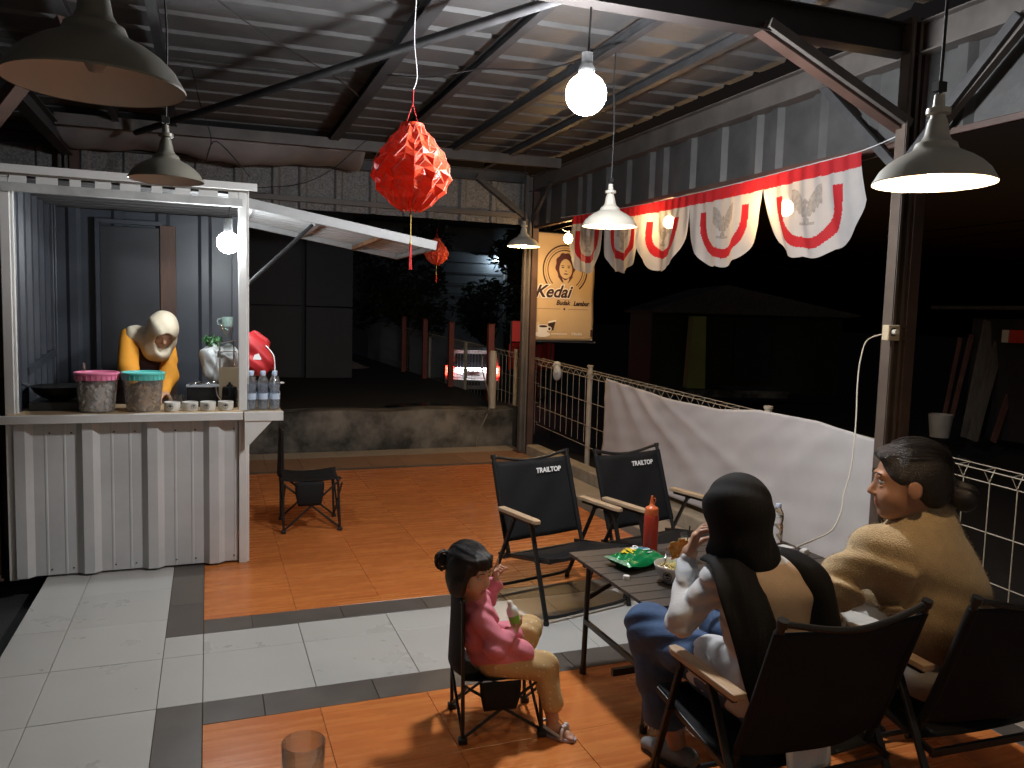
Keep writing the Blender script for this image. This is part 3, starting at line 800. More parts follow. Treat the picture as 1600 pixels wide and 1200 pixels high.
ringband('logo_ring', cx_, cy__, .325, .331, ink, math.radians(-48), math.radians(222))
def blob(cx, cyy, rx, ry, n=28, w=0., k=7, ph=0.):
    return [(cx + rx * (1 + w * math.sin(k * q + ph)) * math.cos(q), cyy + ry * (1 + w * math.sin(k * q + ph)) * math.sin(q)) for q in [2 * PI * i / n for i in range(n)]]
flat('portrait_hair', blob(.50, .300, .165, .125, 56, .05, 9), ink_r, .003)
flat('portrait_face', blob(.505, .325, .108, .092, 28, .02, 3), ban, .0045)
for x in (.455, .555): flat('portrait_eye', blob(x, .312, .024, .005, 12), ink, .006)
for x in (.455, .555): flat('portrait_brow', blob(x, .296, .030, .004, 12), ink, .006)
flat('portrait_mouth', blob(.505, .372, .040, .006, 12), ink, .006)
flat('portrait_nose', blob(.508, .345, .016, .005, 10), ink_r, .006)
for x in (.40, .60): flat('portrait_collar', [(x - .03, .395), (x + .03, .395), (.505 + (x - .505) * .3, .452), (.505 + (x - .505) * .55, .452)], ink_r, .006)
def bt(s, px, py, h, m, sh, off, d, name='lettering', sx=1., al='CENTER'):
    p = on(px, py) - Vector((0, d, 0)); T = frame(p - Vector((4.09, 5.40, 1.35)), (1, 0, 0), (0, 0, 1))
    o = text(s, h, m, sheet, T, name, sh, .0004, off, al, sx)
    for v in o.data.vertices: v.co.y += yb(v.co.x + 4.09, v.co.z + 1.35) - p.y - d
    return o
bt('Kedai', .30, .545, .205, wh_i, .35, .016, .005, 'lettering_outline', 1.0)
bt('Kedai', .30, .545, .205, ink, .35, .0055, .009, 'lettering', 1.0)
bt('Budak', .475, .645, .078, ink, .3, .0022, .006, 'lettering', .95)
bt('Lembur', .785, .648, .078, ink, .3, .0032, .006, 'lettering', .88)
flat('rule_line', [(.06, .7015), (.44, .7015), (.44, .7045), (.06, .7045)], ink, .004); flat('rule_line', [(.56, .7015), (.92, .7015), (.92, .7045), (.56, .7045)], ink, .004)
flat('star', [(.50 + (.022 if i % 2 == 0 else .013) * math.cos(PI * i / 8), .703 + (.022 if i % 2 == 0 else .013) * BW / BH * math.sin(PI * i / 8)) for i in range(16)], ink, .004)
flat('footer_band', [(.0, .895), (1., .895), (1., .962), (0., .962)], ink, .003)
bt('Cibadak', .72, .937, .046, wh_i, .0, .0012, .006)
for k in range(9): flat('small_print', [(.30 + .029 * k, .934), (.322 + .029 * k, .934), (.322 + .029 * k, .944), (.30 + .029 * k, .944)], wh_i, .006)
flat('printed_paper_cup', [(.24, .842), (.36, .822), (.33, .905), (.255, .915)], ink, .004); flat('printed_cup_lid', [(.235, .838), (.245, .822), (.36, .806), (.37, .822)], wh_i, .006)
flat('printed_glass', [(.0, .845), (.10, .822), (.11, .91), (.03, .945)], cream_i, .004)
flat('printed_saucer', blob(.155, .945, .125, .026), wh_i, .006); flat('printed_coffee_cup', [(.07, .868), (.25, .868), (.225, .92), (.19, .945), (.12, .945), (.085, .92)], wh_i, .008)
flat('printed_coffee', blob(.16, .868, .085, .016), wh_i, .0095); flat('printed_coffee', blob(.16, .869, .068, .011), ink, .0115); ringband('printed_handle', .262, .893, .022, .036, wh_i, d=.008, n=20)
b = MB()
for px, py in ((.02, .01), (.98, .01), (.98, .99), (.02, .99)):
    p = on(px, py); b.cyl(p - Vector((0, .004, 0)), p + Vector((0, .003, 0)), .01, n=10)
o_ = build('eyelets', b, wire_m, t, kind='stuff')
b = MB(); b.bar((3.62, 5.43, 2.652), (4.55, 5.43, 2.64), .02, .02); b.bar((3.62, 5.43, 1.352), (4.55, 5.43, 1.34), .02, .02); build('hanging_bar', b, steel_d, t)

# ================================================================== folding armchairs
fab = M('black chair fabric', (.0075, .0075, .0085), .8, var=.15, vs_=8, bump=.12, bs=220, spec=.3)
alu = M('black chair tube', (.013, .013, .013), .38)
armw = M('beech armrest', (.50, .36, .23), .5, c2=(.38, .26, .16), vs_=5, stretch=(14, 2, 14))
let_w = M('white print', (.75, .75, .75), .6)
def armchair(label, loc, rz, txt=False):
    t = thing('folding_armchair', label, 'chair', loc, rz, group='black folding armchairs around the camp table')
    W2 = .272
    for s in (-1, 1):
        b = MB(); b.tube(spline([(s * W2, -.115, .275), (s * W2, -.20, .50), (s * W2, -.305, .81)], 6), .0125, 10); b.cyl((s * W2, -.3045, .807), (s * W2, -.310, .828), .017, n=10); build('back_upright', b, alu, t, False, smooth=50)
        xo = s * .297
        b = MB(); b.bar((xo, .135, .515), (xo, .30, .012), .014, .026, (1, 0, 0)); b.cyl((xo, .30, .0), (xo, .296, .022), .016, n=8); build('front_leg', b, alu, t, False, bevel=.003)
        b = MB(); b.bar((xo, -.03, .515), (xo, -.285, .012), .014, .026, (1, 0, 0)); b.cyl((xo, -.285, .0), (xo, -.281, .022), .016, n=8); build('rear_leg', b, alu, t, False, bevel=.003)
        b = MB(); b.bar((xo, -.15, .520), (xo, .18, .520), .018, .016)
        for y in (-.03, .135): b.cyl((xo - .014, y, .508), (xo + .014, y, .508), .012, n=8)
        u_ = build('arm_bracket', b, alu, t, False)
        b = MB(); b.prism([(-.024, -.175), (.024, -.175), (.024, .17), (.014, .20), (-.014, .20), (-.024, .17)], .022, Matrix.Translation((xo, 0, .529))); build('armrest', b, armw, t, False, bevel=.004)
        b = MB(); b.bar((s * .283, -.20, .262), (s * .283, .30, .345), .014, .022)
        for y, z in ((-.115, .275), (.195, .327)): b.cyl((s * .27, y, z), (s * .312, y, z), .010, n=8)
        build('seat_rail', b, alu, t, False, bevel=.003)
    b = MB(); b.tube(spline([(s_ * W2, -.306, .815) if abs(s_) == 1 else (s_ * W2, -.312 - .012 * (1 - abs(s_)), .815 - .040 * (1 - s_ * s_) ** 1.4) for s_ in (-1, -.8, -.5, -.2, 0, .2, .5, .8, 1)], 4), .0105, 8); build('top_rail', b, alu, t, False, smooth=60)
    b = MB(); b.bar((-.27, -.18, .245), (.27, -.18, .245), .016, .026); build('rear_bar', b, alu, t, False, bevel=.003)
    b = MB(); b.bar((-.28, .292, .346), (.28, .292, .346), .018, .018); build('front_bar', b, alu, t, False)
    b = MB(); b.tube(spline([(-.297, .265, .12), (-.285, .275, .055), (-.25, .282, .03), (0, .282, .026), (.25, .282, .03), (.285, .275, .055), (.297, .265, .12)], 5), .010, 8); build('floor_bar', b, alu, t, False, smooth=60)
    b = MB(); b.tube(spline([(-.297, -.235, .10), (-.25, -.255, .05), (0, -.258, .045), (.25, -.255, .05), (.297, -.235, .10)], 5), .010, 8); build('floor_bar', b, alu, t, False, smooth=60)
    def back(u, v):
        x = (2 * u - 1); z = .345 + (.775 + .012 * x * x - .345) * v
        y0 = np.interp(z, (.275, .50, .81), (-.115, -.20, -.305))
        sag = .035 * (1 - x * x) * (1 - .5 * v) + .004 * math.sin(6 * x + 9 * v)
        return (x * (W2 + .013), y0 - sag - .002, z - .012 * (1 - x * x) * (1 - v) * 1.2)
    b = MB(); b.grid(back, 20, 14); bk = build('backrest', b, fab, t, False, smooth=180, solid=.004)
    for s in (-1, 1):
        b = MB(); b.tube(spline([(s * (W2), np.interp(z, (.275, .50, .81), (-.115, -.20, -.305)), z) for z in (.345, .5, .65, .785)], 3), .0165, 8); build('sleeve', b, fab, bk, False, smooth=60)
    def seat(u, v):
        x = 2 * u - 1; y = -.13 + .43 * v
        return (x * .283, y, .268 + .086 * v - .045 * (1 - x * x) * (.35 + .65 * math.sin(PI * min(1, v * 1.0) ** .8)) + .008)
    b = MB(); b.grid(seat, 16, 12); build('seat', b, fab, t, False, smooth=180, solid=.005)
    if txt:
        p = Vector((-.115, np.interp(.71, (.275, .50, .81), (-.115, -.20, -.305)) - .012, .712))
        T = frame(p + Vector((0, .0085, 0)), (-1, 0, 0), (0, -.33, 1))
        text('TRAILTOP', .042, let_w, bk, T, 'lettering', .12, .0005, .0012, 'CENTER', .98)
    return t
armchair('black folding armchair with white lettering, standing left of its twin beyond the table', (1.94, .69, 0), math.radians(193), True)
armchair('black folding armchair with white lettering, right in front of the hung white cloth', (2.65, .76, 0), math.radians(194), True)
armchair('black folding armchair carrying the woman in the black headscarf', (1.805, -1.39, 0), math.radians(0))
armchair('black folding armchair carrying the woman in the mustard sweater', (2.545, -1.43, 0), math.radians(-3))

# ================================================================== small folding chairs
def small_chair(label, loc, rz, w2, d2, hs, hb):
    """faces +y; w2 half width, d2 half depth, seat height hs, back height hb"""
    t = thing('small_folding_chair', label, 'chair', loc, rz, group='small folding chairs')
    r = .0085 * (hs / .3) ** .4
    for s in (-1, 1):
        b = MB(); b.cyl((s * w2, -d2, .0), (s * w2 * .96, -d2 - .01, hb), r, n=8); b.ball((s * w2 * .96, -d2 - .01, hb), r * 1.5, 8, 6); build('rear_post', b, alu, t, False, smooth=50)
        b = MB(); b.cyl((s * w2, d2, .0), (s * w2 * .96, d2 * .92, hs), r, n=8); b.ball((s * w2 * .96, d2 * .92, hs + .003), r * 1.6, 8, 6); build('front_post', b, alu, t, False, smooth=50)
        for y in (-d2, d2):
            b = MB(); b.box((s * w2, y, .012), (.034, .034, .024)); build('foot', b, black_m, t, False, bevel=.005)
        b = MB(); b.cyl((s * w2, -d2, .02), (s * w2, d2 * .92, hs - .01), r * .8, n=8); build('cross_strut', b, alu, t, False, smooth=50)
        b = MB(); b.cyl((s * w2 - s * .016, d2, .02), (s * w2 - s * .016, -d2, hs - .02), r * .8, n=8); build('cross_strut', b, alu, t, False, smooth=50)
    for y in (-d2, d2):
        for q in (-1, 1):
            b = MB(); b.cyl((-w2 * q, y, .02), (w2 * q, y + .012 * q, hs - .02), r * .8, n=8); build('cross_strut', b, alu, t, False, smooth=50)
    def seat(u, v):
        x = 2 * u - 1; y = 2 * v - 1
        cor = .016 * (x * x) * (y * y)
        return (x * w2 * (1.03 - .06 * (1 - y * y)), y * d2 * (1.05 - .06 * (1 - x * x)), hs + cor - .030 * (1 - x * x) * (1 - y * y) + .004 * math.sin(7 * x + 3 * y))
    b = MB(); b.grid(seat, 16, 16); build('seat', b, fab, t, False, smooth=180, solid=.006)
    def back(u, v):
        x = 2 * u - 1; z = hs + .02 + (hb - hs - .02) * v
        return (x * w2 * (1.02 - .05 * (1 - v) * 0), -d2 - .006 - .030 * (1 - x * x) * (1 - .4 * v), z + .006 * x * x)
    b = MB(); b.grid(back, 14, 12); build('backrest', b, fab, t, False, smooth=180, solid=.006)
    def flapf(u, v):
        x = 2 * u - 1
        return (w2 + .006 + .008 * math.sin(3 * v), -d2 * .1 + x * d2 * (.52 - .12 * v * v), hs - .004 - .58 * hs * v * .8)
    b = MB(); b.grid(flapf, 8, 8); build('side_pocket', b, fab, t, False, smooth=180, solid=.006)
    return t
small_chair('small black folding chair standing empty on the orange tiles by the kiosk', (.755, 2.70, 0), math.radians(-92), .205, .205, .385, .765)
small_chair('small black folding chair with the toddler sitting on it', (1.118, -.525, 0), math.radians(-98), .140, .158, .245, .565)

# ================================================================== camp table
tabm = M('dark slat laminate', (.060, .050, .044), .42, c2=(.040, .033, .029), vs_=6, stretch=(1.5, 16, 1), rnd=.12)
t = thing('camp_table', 'dark slatted roll top camp table with black folding legs', 'table', (2.19, -.495, 0))
TX0, TX1, TY0, TY1, TZ = 1.615, 2.765, -.87, -.125, .55
ns = 9; sw = (TY1 - TY0) / ns
sl = None
for i in range(ns):
    if sl is None:
        b = MB(); b.box((0, 0, 0), (TX1 - TX0, sw - .004, .016)); sl = build('slat', b, tabm, t, False, bevel=.003); o = sl
    else: o = dup(sl, parent=t)
    o.location = (0, TY0 + sw * (i + .5) + .495, TZ - .008)
b = MB()
for x in (TX0 + .05, (TX0 + TX1) / 2, TX1 - .05): b.bar((x, TY0 + .03, TZ - .024), (x, TY1 - .03, TZ - .024), .03, .012)
build('slat_rail', b, alu, t)
for y in (TY0 + .05, TY1 - .06):
    b = MB(); b.bar((TX0 + .05, y, TZ - .045), (TX1 - .05, y, TZ - .045), .02, .028); build('side_rail', b, alu, t)
for x, e in ((TX0 + .04, 1), (TX1 - .04, -1)):
    for y in (TY0 + .08, TY1 - .115):
        b = MB(); b.cyl((x, y, 0), (x + e * .012, y, TZ - .03), .0125, n=10); b.cyl((x, y, 0), (x, y, .03), .016, n=10); build('leg', b, alu, t, smooth=50)
    b = MB(); b.bar((x, TY0 + .08, .255), (x, TY1 - .115, .255), .016, .022); build('leg_bar', b, alu, t)
for y in (TY0 + .06, TY1 - .075):
    b = MB(); b.bar((TX0 + .06, y, .34), (TX0 + .42, y, TZ - .04), .012, .02); b.bar((TX1 - .06, y, .34), (TX1 - .42, y, TZ - .04), .012, .02); build('scissor_strut', b, alu, t, kind='stuff')
b = MB(); b.bar((TX0 + .05, -.5, .12), (TX1 - .05, -.5, .12), .02, .03); build('floor_rail', b, alu, t)

# ================================================================== mesh fence on the kerb, with posts and the hung cloth
fw = M('cream fence wire', (.40, .35, .27), .5, var=.15, vs_=12)
fpm = M('cream fence post', (.44, .38, .29), .5, var=.15, vs_=7)
fence = thing('mesh_fence', 'cream welded mesh fence with rolled top along the street edge', 'fence', (3.75, 1.0, .1))
ft = lambda y: .945 + .033 * (y + .6)
zb = .13
b = MB(); b.cyl((0, 0, 0), (0, 0, 1), .0032, n=5); wire0 = None
yy = -2.7; k = 0
while yy < 5.3:
    top = ft(yy)
    b = MB(); b.tube([(3.75, yy, zb - .02), (3.75, yy, top - .075), (3.705, yy + .003, top - .005), (3.79, yy + .004, top + .003), (3.752, yy + .004, top - .07)], .0030, 5)
    if wire0 is None: wire0 = build('fence_wire', b, fw, fence); y_first = yy; tz0 = top
    else:
        o = dup(wire0, parent=fence); o.location = (0, yy - y_first, ft(yy) - tz0); o.name = 'fence_wire'
    yy += .15
for dz, x in ((-.075, 3.753), (-.005, 3.705), (.003, 3.79), (-.33, 3.753), (-.58, 3.753), (-.80, 3.753)):
    b = MB(); b.tube([(x, y, max(.14, ft(y) + dz)) for y in (-2.8, 0, 2.7, 5.35)], .0036 if dz != .003 else .003, 5); build('fence_rail_wire', b, fw, fence)
for y in (-1.75, 1.17, 4.02):
    b = MB(); b.cyl((3.785, y, .0), (3.785, y, ft(y) + .035), .027, n=14); b.cyl((3.785, y, ft(y) + .035), (3.785, y, ft(y) + .055), .034, n=14); build('fence_post', b, fpm, fence, smooth=40)

cl_m = M('white cotton sheet', (.52, .50, .50), .8, var=.04, vs_=6, bump=.05, bs=160)
def cloth(u, v):
    y = 3.47 - 3.42 * u
    zt_ = np.interp(u, (0, .12, .35, .55, .68, .85, 1), (1.065, 1.035, .985, .985, 1.035, 1.035, .985))
    zb_ = np.interp(u, (0, .3, 1), (.235, .18, .16))
    z = zt_ + (zb_ - zt_) * v
    dr_ = 0
    for (u0, amp, sl_) in ((.03, .016, .22), (.09, .018, .50), (.17, .016, .8), (.30, .010, 1.1)):
        c = u0 + sl_ * v * .55; dr_ += amp * math.exp(-((u - c) / (.022 + .05 * v)) ** 2)
    for (u0, amp, sl_) in ((.97, .012, .25), (.90, .012, .55), (.78, .008, .8)):
        c = u0 - sl_ * v * .5; dr_ += amp * math.exp(-((u - c) / (.02 + .045 * v)) ** 2)
    dr_ += .012 * math.sin(5 * v + 3 * u) * math.sin(PI * u) + .004 * math.sin(23 * u + 5 * v) + .0022 * math.sin(61 * u + 9 * v + 3 * math.sin(7 * v)) + .0016 * math.sin(31 * v + 19 * u)
    return (3.688 - dr_ - .02 * v, y + .012 * math.sin(9 * v), z)
b = MB(); b.grid(cloth, 110, 40)
solo('hung_cloth', b, cl_m, 'plain white cloth sheet hung along the mesh fence', 'cloth', (3.69, 1.8, .16), smooth=180, solid=.002)

# cord from the socket to the charger on the table
def on_ray(px, py, s):
    """point at depth s from the socket end (0) to the table end (1), taken from the photo's cord"""
    d = fwd + R_ * ((px - 800) / F) - U_ * ((py - 600) / F)
    D = 4.69 * (1 - s) + 4.06 * s
    return CAM + d * D
pts = [(3.505, -.156, 1.625)]
for px, py, s in ((1357, 530, .05), (1345, 560, .12), (1340, 600, .2), (1338, 650, .3), (1334, 700, .4), (1328, 740, .5), (1318, 775, .6), (1314, 800, .7), (1300, 828, .82), (1275, 842, .9)):
    pts.append(tuple(on_ray(px, py, s)))
pts.append((2.72, -.40, .566)); 
b = MB(); b.tube(spline(pts, 5), .0042, 7)
b.cyl((3.505, -.15, 1.625), (3.50, -.185, 1.625), .014, n=10)
solo('power_cable', b, cable_w, 'cream cord hanging from the post socket down to the table', 'cord', (2.72, -.40, .555), smooth=60)
# ================================================================== people
skin = M('skin', (.44, .235, .15), .5, var=.07, vs_=18, bump=.03, bs=120)
skin2 = M('tanned skin', (.36, .18, .105), .48, var=.07, vs_=18, bump=.03, bs=120)
hair_m = M('black hair', (.012, .010, .010), .38, var=.3, vs_=20, stretch=(30, 30, 4), bump=.35, bs=30)
hair_s = M('pulled back hair', (.014, .011, .011), .36, var=.3, vs_=20, stretch=(5, 26, 34), bump=.6, bs=14)
eye_w = M('eye white', (.40, .38, .36), .25); eye_d = M('dark iris', (.012, .008, .006), .12)
lip_m = M('lips', (.36, .12, .09), .45)
V = lambda *a: np.array(a, float)
def basis(f, u=(0, 0, 1)):
    f = V(*f); f /= np.linalg.norm(f); r = np.cross(f, V(*u)); r /= np.linalg.norm(r); u = np.cross(r, f); return np.array([r, f, u])
def head_prims(c, B, s, child=False):
    c = V(*c); L = lambda r, f, u: c + s * (B[0] * r + B[1] * f + B[2] * u)
    E_ = lambda p, r, k=.018: soft(ell(L(*p), [x * s for x in r], B), k * s)
    P_ = [E_((0, -.010, .035), (.077, .096, .086)), E_((0, .032, -.035), (.060, .060, .082), .03), E_((0, .062, -.098), (.027, .024, .02), .03)]
    ck = .034 if child else .026
    for q in (-1, 1):
        P_ += [E_((q * .034, .060, -.042), (ck, ck, ck), .03), E_((q * .080, -.006, -.012), (.011, .022, .033), .006), E_((q * .028, .086, .026), (.024, .010, .008), .014), E_((q * .031, .0835, .0145), (.0165, .0095, .0062), .005), E_((q * .031, .0825, -.0055), (.0150, .0085, .0045), .005)]
    P_ += [soft(cap(L(0, .086, .012), L(0, .109, -.030), .008 * s, .0115 * s), .014 * s), E_((.011, .099, -.036), (.008, .010, .007), .008), E_((-.011, .099, -.036), (.008, .010, .007), .008)]
    P_ += [E_((0, .090, -.0625), (.022, .010, .0055), .006), E_((0, .088, -.0735), (.018, .010, .0065), .006)]
    cut = [(ell(L(q * .031, .101, .006), [.016 * s, .013 * s, .0080 * s], B), .008 * s) for q in (-1, 1)]
    return P_, cut, L
def add_eyes(par, L, B, s):
    for q in (-1, 1):
        b = MB(); b.ball(L(q * .031, .0785, .005), .0120 * s, 14, 10); e = build('eye', b, eye_w, par, smooth=180)
        b = MB(); b.ball(L(q * .031, .0850, .004), .0064 * s, 12, 8); build('iris', b, eye_d, e, smooth=180)
def hand_prims(wr, d, n, s=1., curl=(.5, .55, .6, .65), side=1, thumb=.3, spread=.06):
    """wrist, finger direction, palm-facing normal; side = +1 puts the thumb towards d x n"""
    wr = V(*wr); d = V(*d); d /= np.linalg.norm(d); n = V(*n); n -= d * (n @ d); n /= np.linalg.norm(n); w_ = np.cross(d, n) * side
    P_ = [soft(cap(wr - d * .03 * s, wr + d * .02 * s, .024 * s, .026 * s), .015 * s), soft(rbox(wr + d * .050 * s, (.040 * s, .013 * s, .037 * s), .012 * s, np.array([d, n, w_])), .012 * s)]
    for i, (o, ln) in enumerate(zip((.029, .010, -.010, -.028), (.068, .077, .071, .056))):
        p = wr + d * (.084 - .004 * abs(i - 1)) * s + w_ * o * s; a = 0.; dd = d + w_ * spread * (1.5 - i)
        for j, fr in enumerate((.44, .31, .25)):
            a += curl[i] * (1.0 if j else .7); v = dd * math.cos(a) + n * math.sin(a); v /= np.linalg.norm(v)
            q = p + v * ln * fr * s; r0 = (.0092 - .0011 * j) * s
            P_.append(soft(cap(p, q, r0, r0 - .0009 * s), .004 * s)); p = q
    p = wr + d * .022 * s + w_ * .030 * s; v = d * .62 + w_ * .68 + n * .35
    for j, ln in enumerate((.038, .032, .026)):
        v = v / np.linalg.norm(v); q = p + v * ln * s; P_.append(soft(cap(p, q, (.0125 - .0012 * j) * s, (.0112 - .0012 * j) * s), .006 * s)); p = q; v = v + n * thumb + d * .15
    return P_
def paint(mb, test, i):
    """material index by face centre and normal"""
    va = np.array(mb.v); f = np.array(mb.f); c = va[f].mean(1); nn = np.cross(va[f[:, 2]] - va[f[:, 0]], va[f[:, 3]] - va[f[:, 1]]); nn /= np.linalg.norm(nn, axis=1)[:, None] + 1e-9
    t = test(c, nn); mb.m = [i if q else m for q, m in zip(t, mb.m)]; return mb
def ribbon(path, widths, wdir, n=20, m=10, amp=.008, fr=3., bulge=.0):
    """draped strip along a path"""
    P_ = spline(path, max(2, n // (len(path) - 1))); b = MB(); k = len(P_) - 1
    wd = Vector(wdir).normalized()
    def f(u, v):
        i = min(k, int(round(v * k))); p = P_[i]; t = (P_[min(i + 1, k)] - P_[max(i - 1, 0)]).normalized(); nn = t.cross(wd).normalized()
        w_ = float(np.interp(v, np.linspace(0, 1, len(widths)), widths)); x = 2 * u - 1
        return p + wd * x * w_ / 2 + nn * (amp * math.sin(fr * PI * x + 2 * v) + amp * .5 * math.sin(7 * x + 5 * v) - bulge * x * x)
    b.grid(f, m, k); return b

# ---------------------------------------------------------------- woman in the black headscarf
t = thing('person', 'woman seen from behind in a black headscarf, white sleeves and blue jeans, eating', 'person', (1.805, -1.39, 0))
hc = V(1.690, -1.265, 1.005); B = basis((-.18, .95, -.25)); P_, cut, L = head_prims(hc, B, 1.0)
SL, SR, EL, ER, WL, WR = V(1.605, -1.30, .805), V(1.905, -1.30, .79), V(1.503, -1.245, .655), V(2.0, -1.2, .615), V(1.598, -1.125, .825), V(1.90, -1.0, .62)
CH, BE = V(1.765, -1.345, .70), V(1.795, -1.42, .50)
HL, HR, KL, KR, AL, AR = V(1.725, -1.42, .42), V(1.875, -1.42, .42), V(1.590, -.905, .495), V(1.895, -.93, .48), V(1.655, -1.03, .085), V(1.868, -1.00, .085)
bodyp = P_ + [cap(hc - V(0, .0, .08), V(1.735, -1.31, .84), .048, .055), ell(CH, (.14, .09, .17)), ell(BE, (.145, .105, .13)), cap(SL, SR, .045), cap(SL, EL, .04, .034), cap(SR, ER, .04, .034), cap(EL, WL, .036, .026), cap(ER, WR, .036, .026),
    cap(HL, KL, .075, .055), cap(HR, KR, .075, .055), cap(KL, AL, .055, .036), cap(KR, AR, .055, .036)]
mb1 = sdf_mesh(bodyp, .009, .03, cut)
h1 = sdf_mesh(hand_prims(WL, (.34, -.04, 1), (.80, -.5, .1), 1.08, (.55, .6, .6, .55), 1, .4), .0032, .01, pad=.012)
h2 = sdf_mesh(hand_prims(WR, (-.2, .9, -.1), (0, 0, -1), .95, (.5, .5, .55, .6), 1), .004, .01, pad=.012)
for (A_, dx) in ((AL, (-.25, .95, -.0)), (AR, (.05, 1, 0))): pass
body = build('body', join(mb1, h1, h2), skin, t, smooth=180); add_eyes(body, L, B, 1.0)
knit_w = M('white tunic cotton', (.56, .56, .57), .75, var=.04, vs_=12, bump=.10, bs=130, sheen=.05)
knit_t = M('tan tunic panel', (.52, .37, .245), .75, var=.06, vs_=12, bump=.10, bs=130)
tp = [ell(CH, (.168, .112, .19)), ell(BE, (.178, .130, .15)), cap(SL, SR, .054), cap(SL, EL, .053, .046), cap(SR, ER, .055, .05), cap(EL, WL + (EL - WL) * .06, .046, .034), cap(ER, WR, .05, .036), soft(cap(HL + V(0, 0, .02), HL + (KL - HL) * .42 + V(0, 0, .01), .108, .098), .03), soft(cap(HR + V(0, 0, .02), HR + (KR - HR) * .5, .108, .092), .03), soft(cap(V(1.80, -1.42, .44), V(1.80, -1.50, .43), .12, .09), .04)]
w1 = folds(.0042, (40, 28, -120), .7); w2 = folds(.0052, (12, 8, 38), 2.)
mb = sdf_mesh(tp, .0075, .03, disp=lambda X, Y, Z: np.where(X < 1.60, w1(X, Y, Z), w2(X, Y, Z) * .8))
paint(mb, lambda c, n: (c[:, 0] > 1.66) & (c[:, 0] < 1.90) & (c[:, 1] < -1.37) & (c[:, 2] > .54 + .1 * np.abs(c[:, 0] - 1.78)) & (c[:, 2] < .87), 1)
build('tunic', mb, [knit_w, knit_t], t, smooth=180)
tail = ribbon([(1.80, -1.535, .34), (1.80, -1.548, .26), (1.80, -1.552, .16)], (.19, .19, .185), (1, .05, 0), 10, 10, .005, 1.5)
build('tunic_tail', tail, knit_w, t, smooth=180, solid=.003)
denim = M('blue denim', (.065, .120, .235), .8, var=.3, vs_=16, bump=.25, bs=260, c2=(.035, .066, .145))
jp = [cap(HL, KL, .100, .086), cap(KL, V(1.628, -.985, .175), .084, .080), cap(HR, KR, .092, .076), cap(KR, V(1.875, -.975, .19), .076, .07)]
wj = folds(.0045, (20, 34, 40), .3)
jm = sdf_mesh(jp, .008, .03, disp=wj, keep=lambda X, Y, Z: .148 + .02 * np.sin(9 * X + 5 * Y) * 0 - Z)
jn = build('jeans', jm, denim, t, smooth=180)
fr_ = MB()
for i in range(70):
    q = random.uniform(0, 2 * PI); x, y = 1.630 + .078 * math.cos(q), -.988 + .078 * math.sin(q); fr_.tube([(x, y, .160), (x + random.gauss(0, .005), y + random.gauss(0, .005), .140 - random.random() * .012)], .0011, 4)
build('frayed_hem', fr_, M('denim thread', (.45, .50, .58), .8), jn, kind='stuff')
black_cl = M('black jersey', (.0050, .0050, .0056), .85, bump=.12, bs=170, spec=.25)
wsc = folds(.0032, (16, 10, 34), .4)
hp_ = [ell(hc + V(0, -.004, .028), (.106, .126, .118), B), ell(hc + V(.004, -.020, -.06), (.095, .105, .10), B), soft(cap(hc + V(.012, -.03, -.10), V(1.735, -1.315, .875), .082, .075), .04), soft(cap(V(1.69, -1.20, .90), V(1.74, -1.30, .845), .07, .085), .05)]
hm = sdf_mesh(hp_, .0075, .03, [(ell(hc + B[1] * .12 + B[2] * -.015, (.068, .08, .098), B), .02)], disp=wsc)
hs_ = build('headscarf', hm, black_cl, t, smooth=180)
build('scarf_tail', ribbon([(1.645, -1.225, .875), (1.625, -1.335, .885), (1.605, -1.425, .815), (1.618, -1.490, .70), (1.640, -1.535, .56), (1.665, -1.568, .435)], (.13, .15, .16, .165, .160, .150), (1, -.12, .1), 24, 16, .004, 1.6, .02), black_cl, hs_, smooth=180, solid=.006)
build('scarf_tail', ribbon([(1.79, -1.22, .875), (1.825, -1.335, .875), (1.885, -1.395, .83), (1.95, -1.41, .755), (1.99, -1.415, .64), (2.01, -1.44, .50)], (.13, .15, .165, .175, .17, .16), (1, .25, .55), 24, 16, .005, 1.4, .03), black_cl, hs_, smooth=180, solid=.006)
shoe = M('grey sandal', (.20, .20, .20), .6, var=.1); sole = M('dark sole', (.03, .028, .027), .7)
for (A_, dv) in ((AL, (-.30, .75, 0)), (AR, (.12, .9, 0))):
    dv = V(*dv) / np.linalg.norm(dv); z0 = V(A_[0], A_[1], 0)
    m_ = sdf_mesh([cap(z0 - dv * .05 + V(0, 0, .045), z0 + dv * .07 + V(0, 0, .032), .042, .034), cap(z0 + dv * .07 + V(0, 0, .032), z0 + dv * .135 + V(0, 0, .026), .036, .026)], .005, .02)
    s_ = build('shoe', m_, shoe, t, smooth=180)
    b = MB(); ang = math.atan2(dv[1], dv[0]); pl = [(.17 * 1.0 * math.cos(q) * (.62 if math.cos(q) < 0 else .95), .043 * math.sin(q)) for q in [2 * PI * i / 20 for i in range(20)]]
    b.prism(pl, .016, Matrix.Translation((z0[0], z0[1], .001)) @ Matrix.Rotation(ang, 4, 'Z')); build('shoe_sole', b, sole, s_)

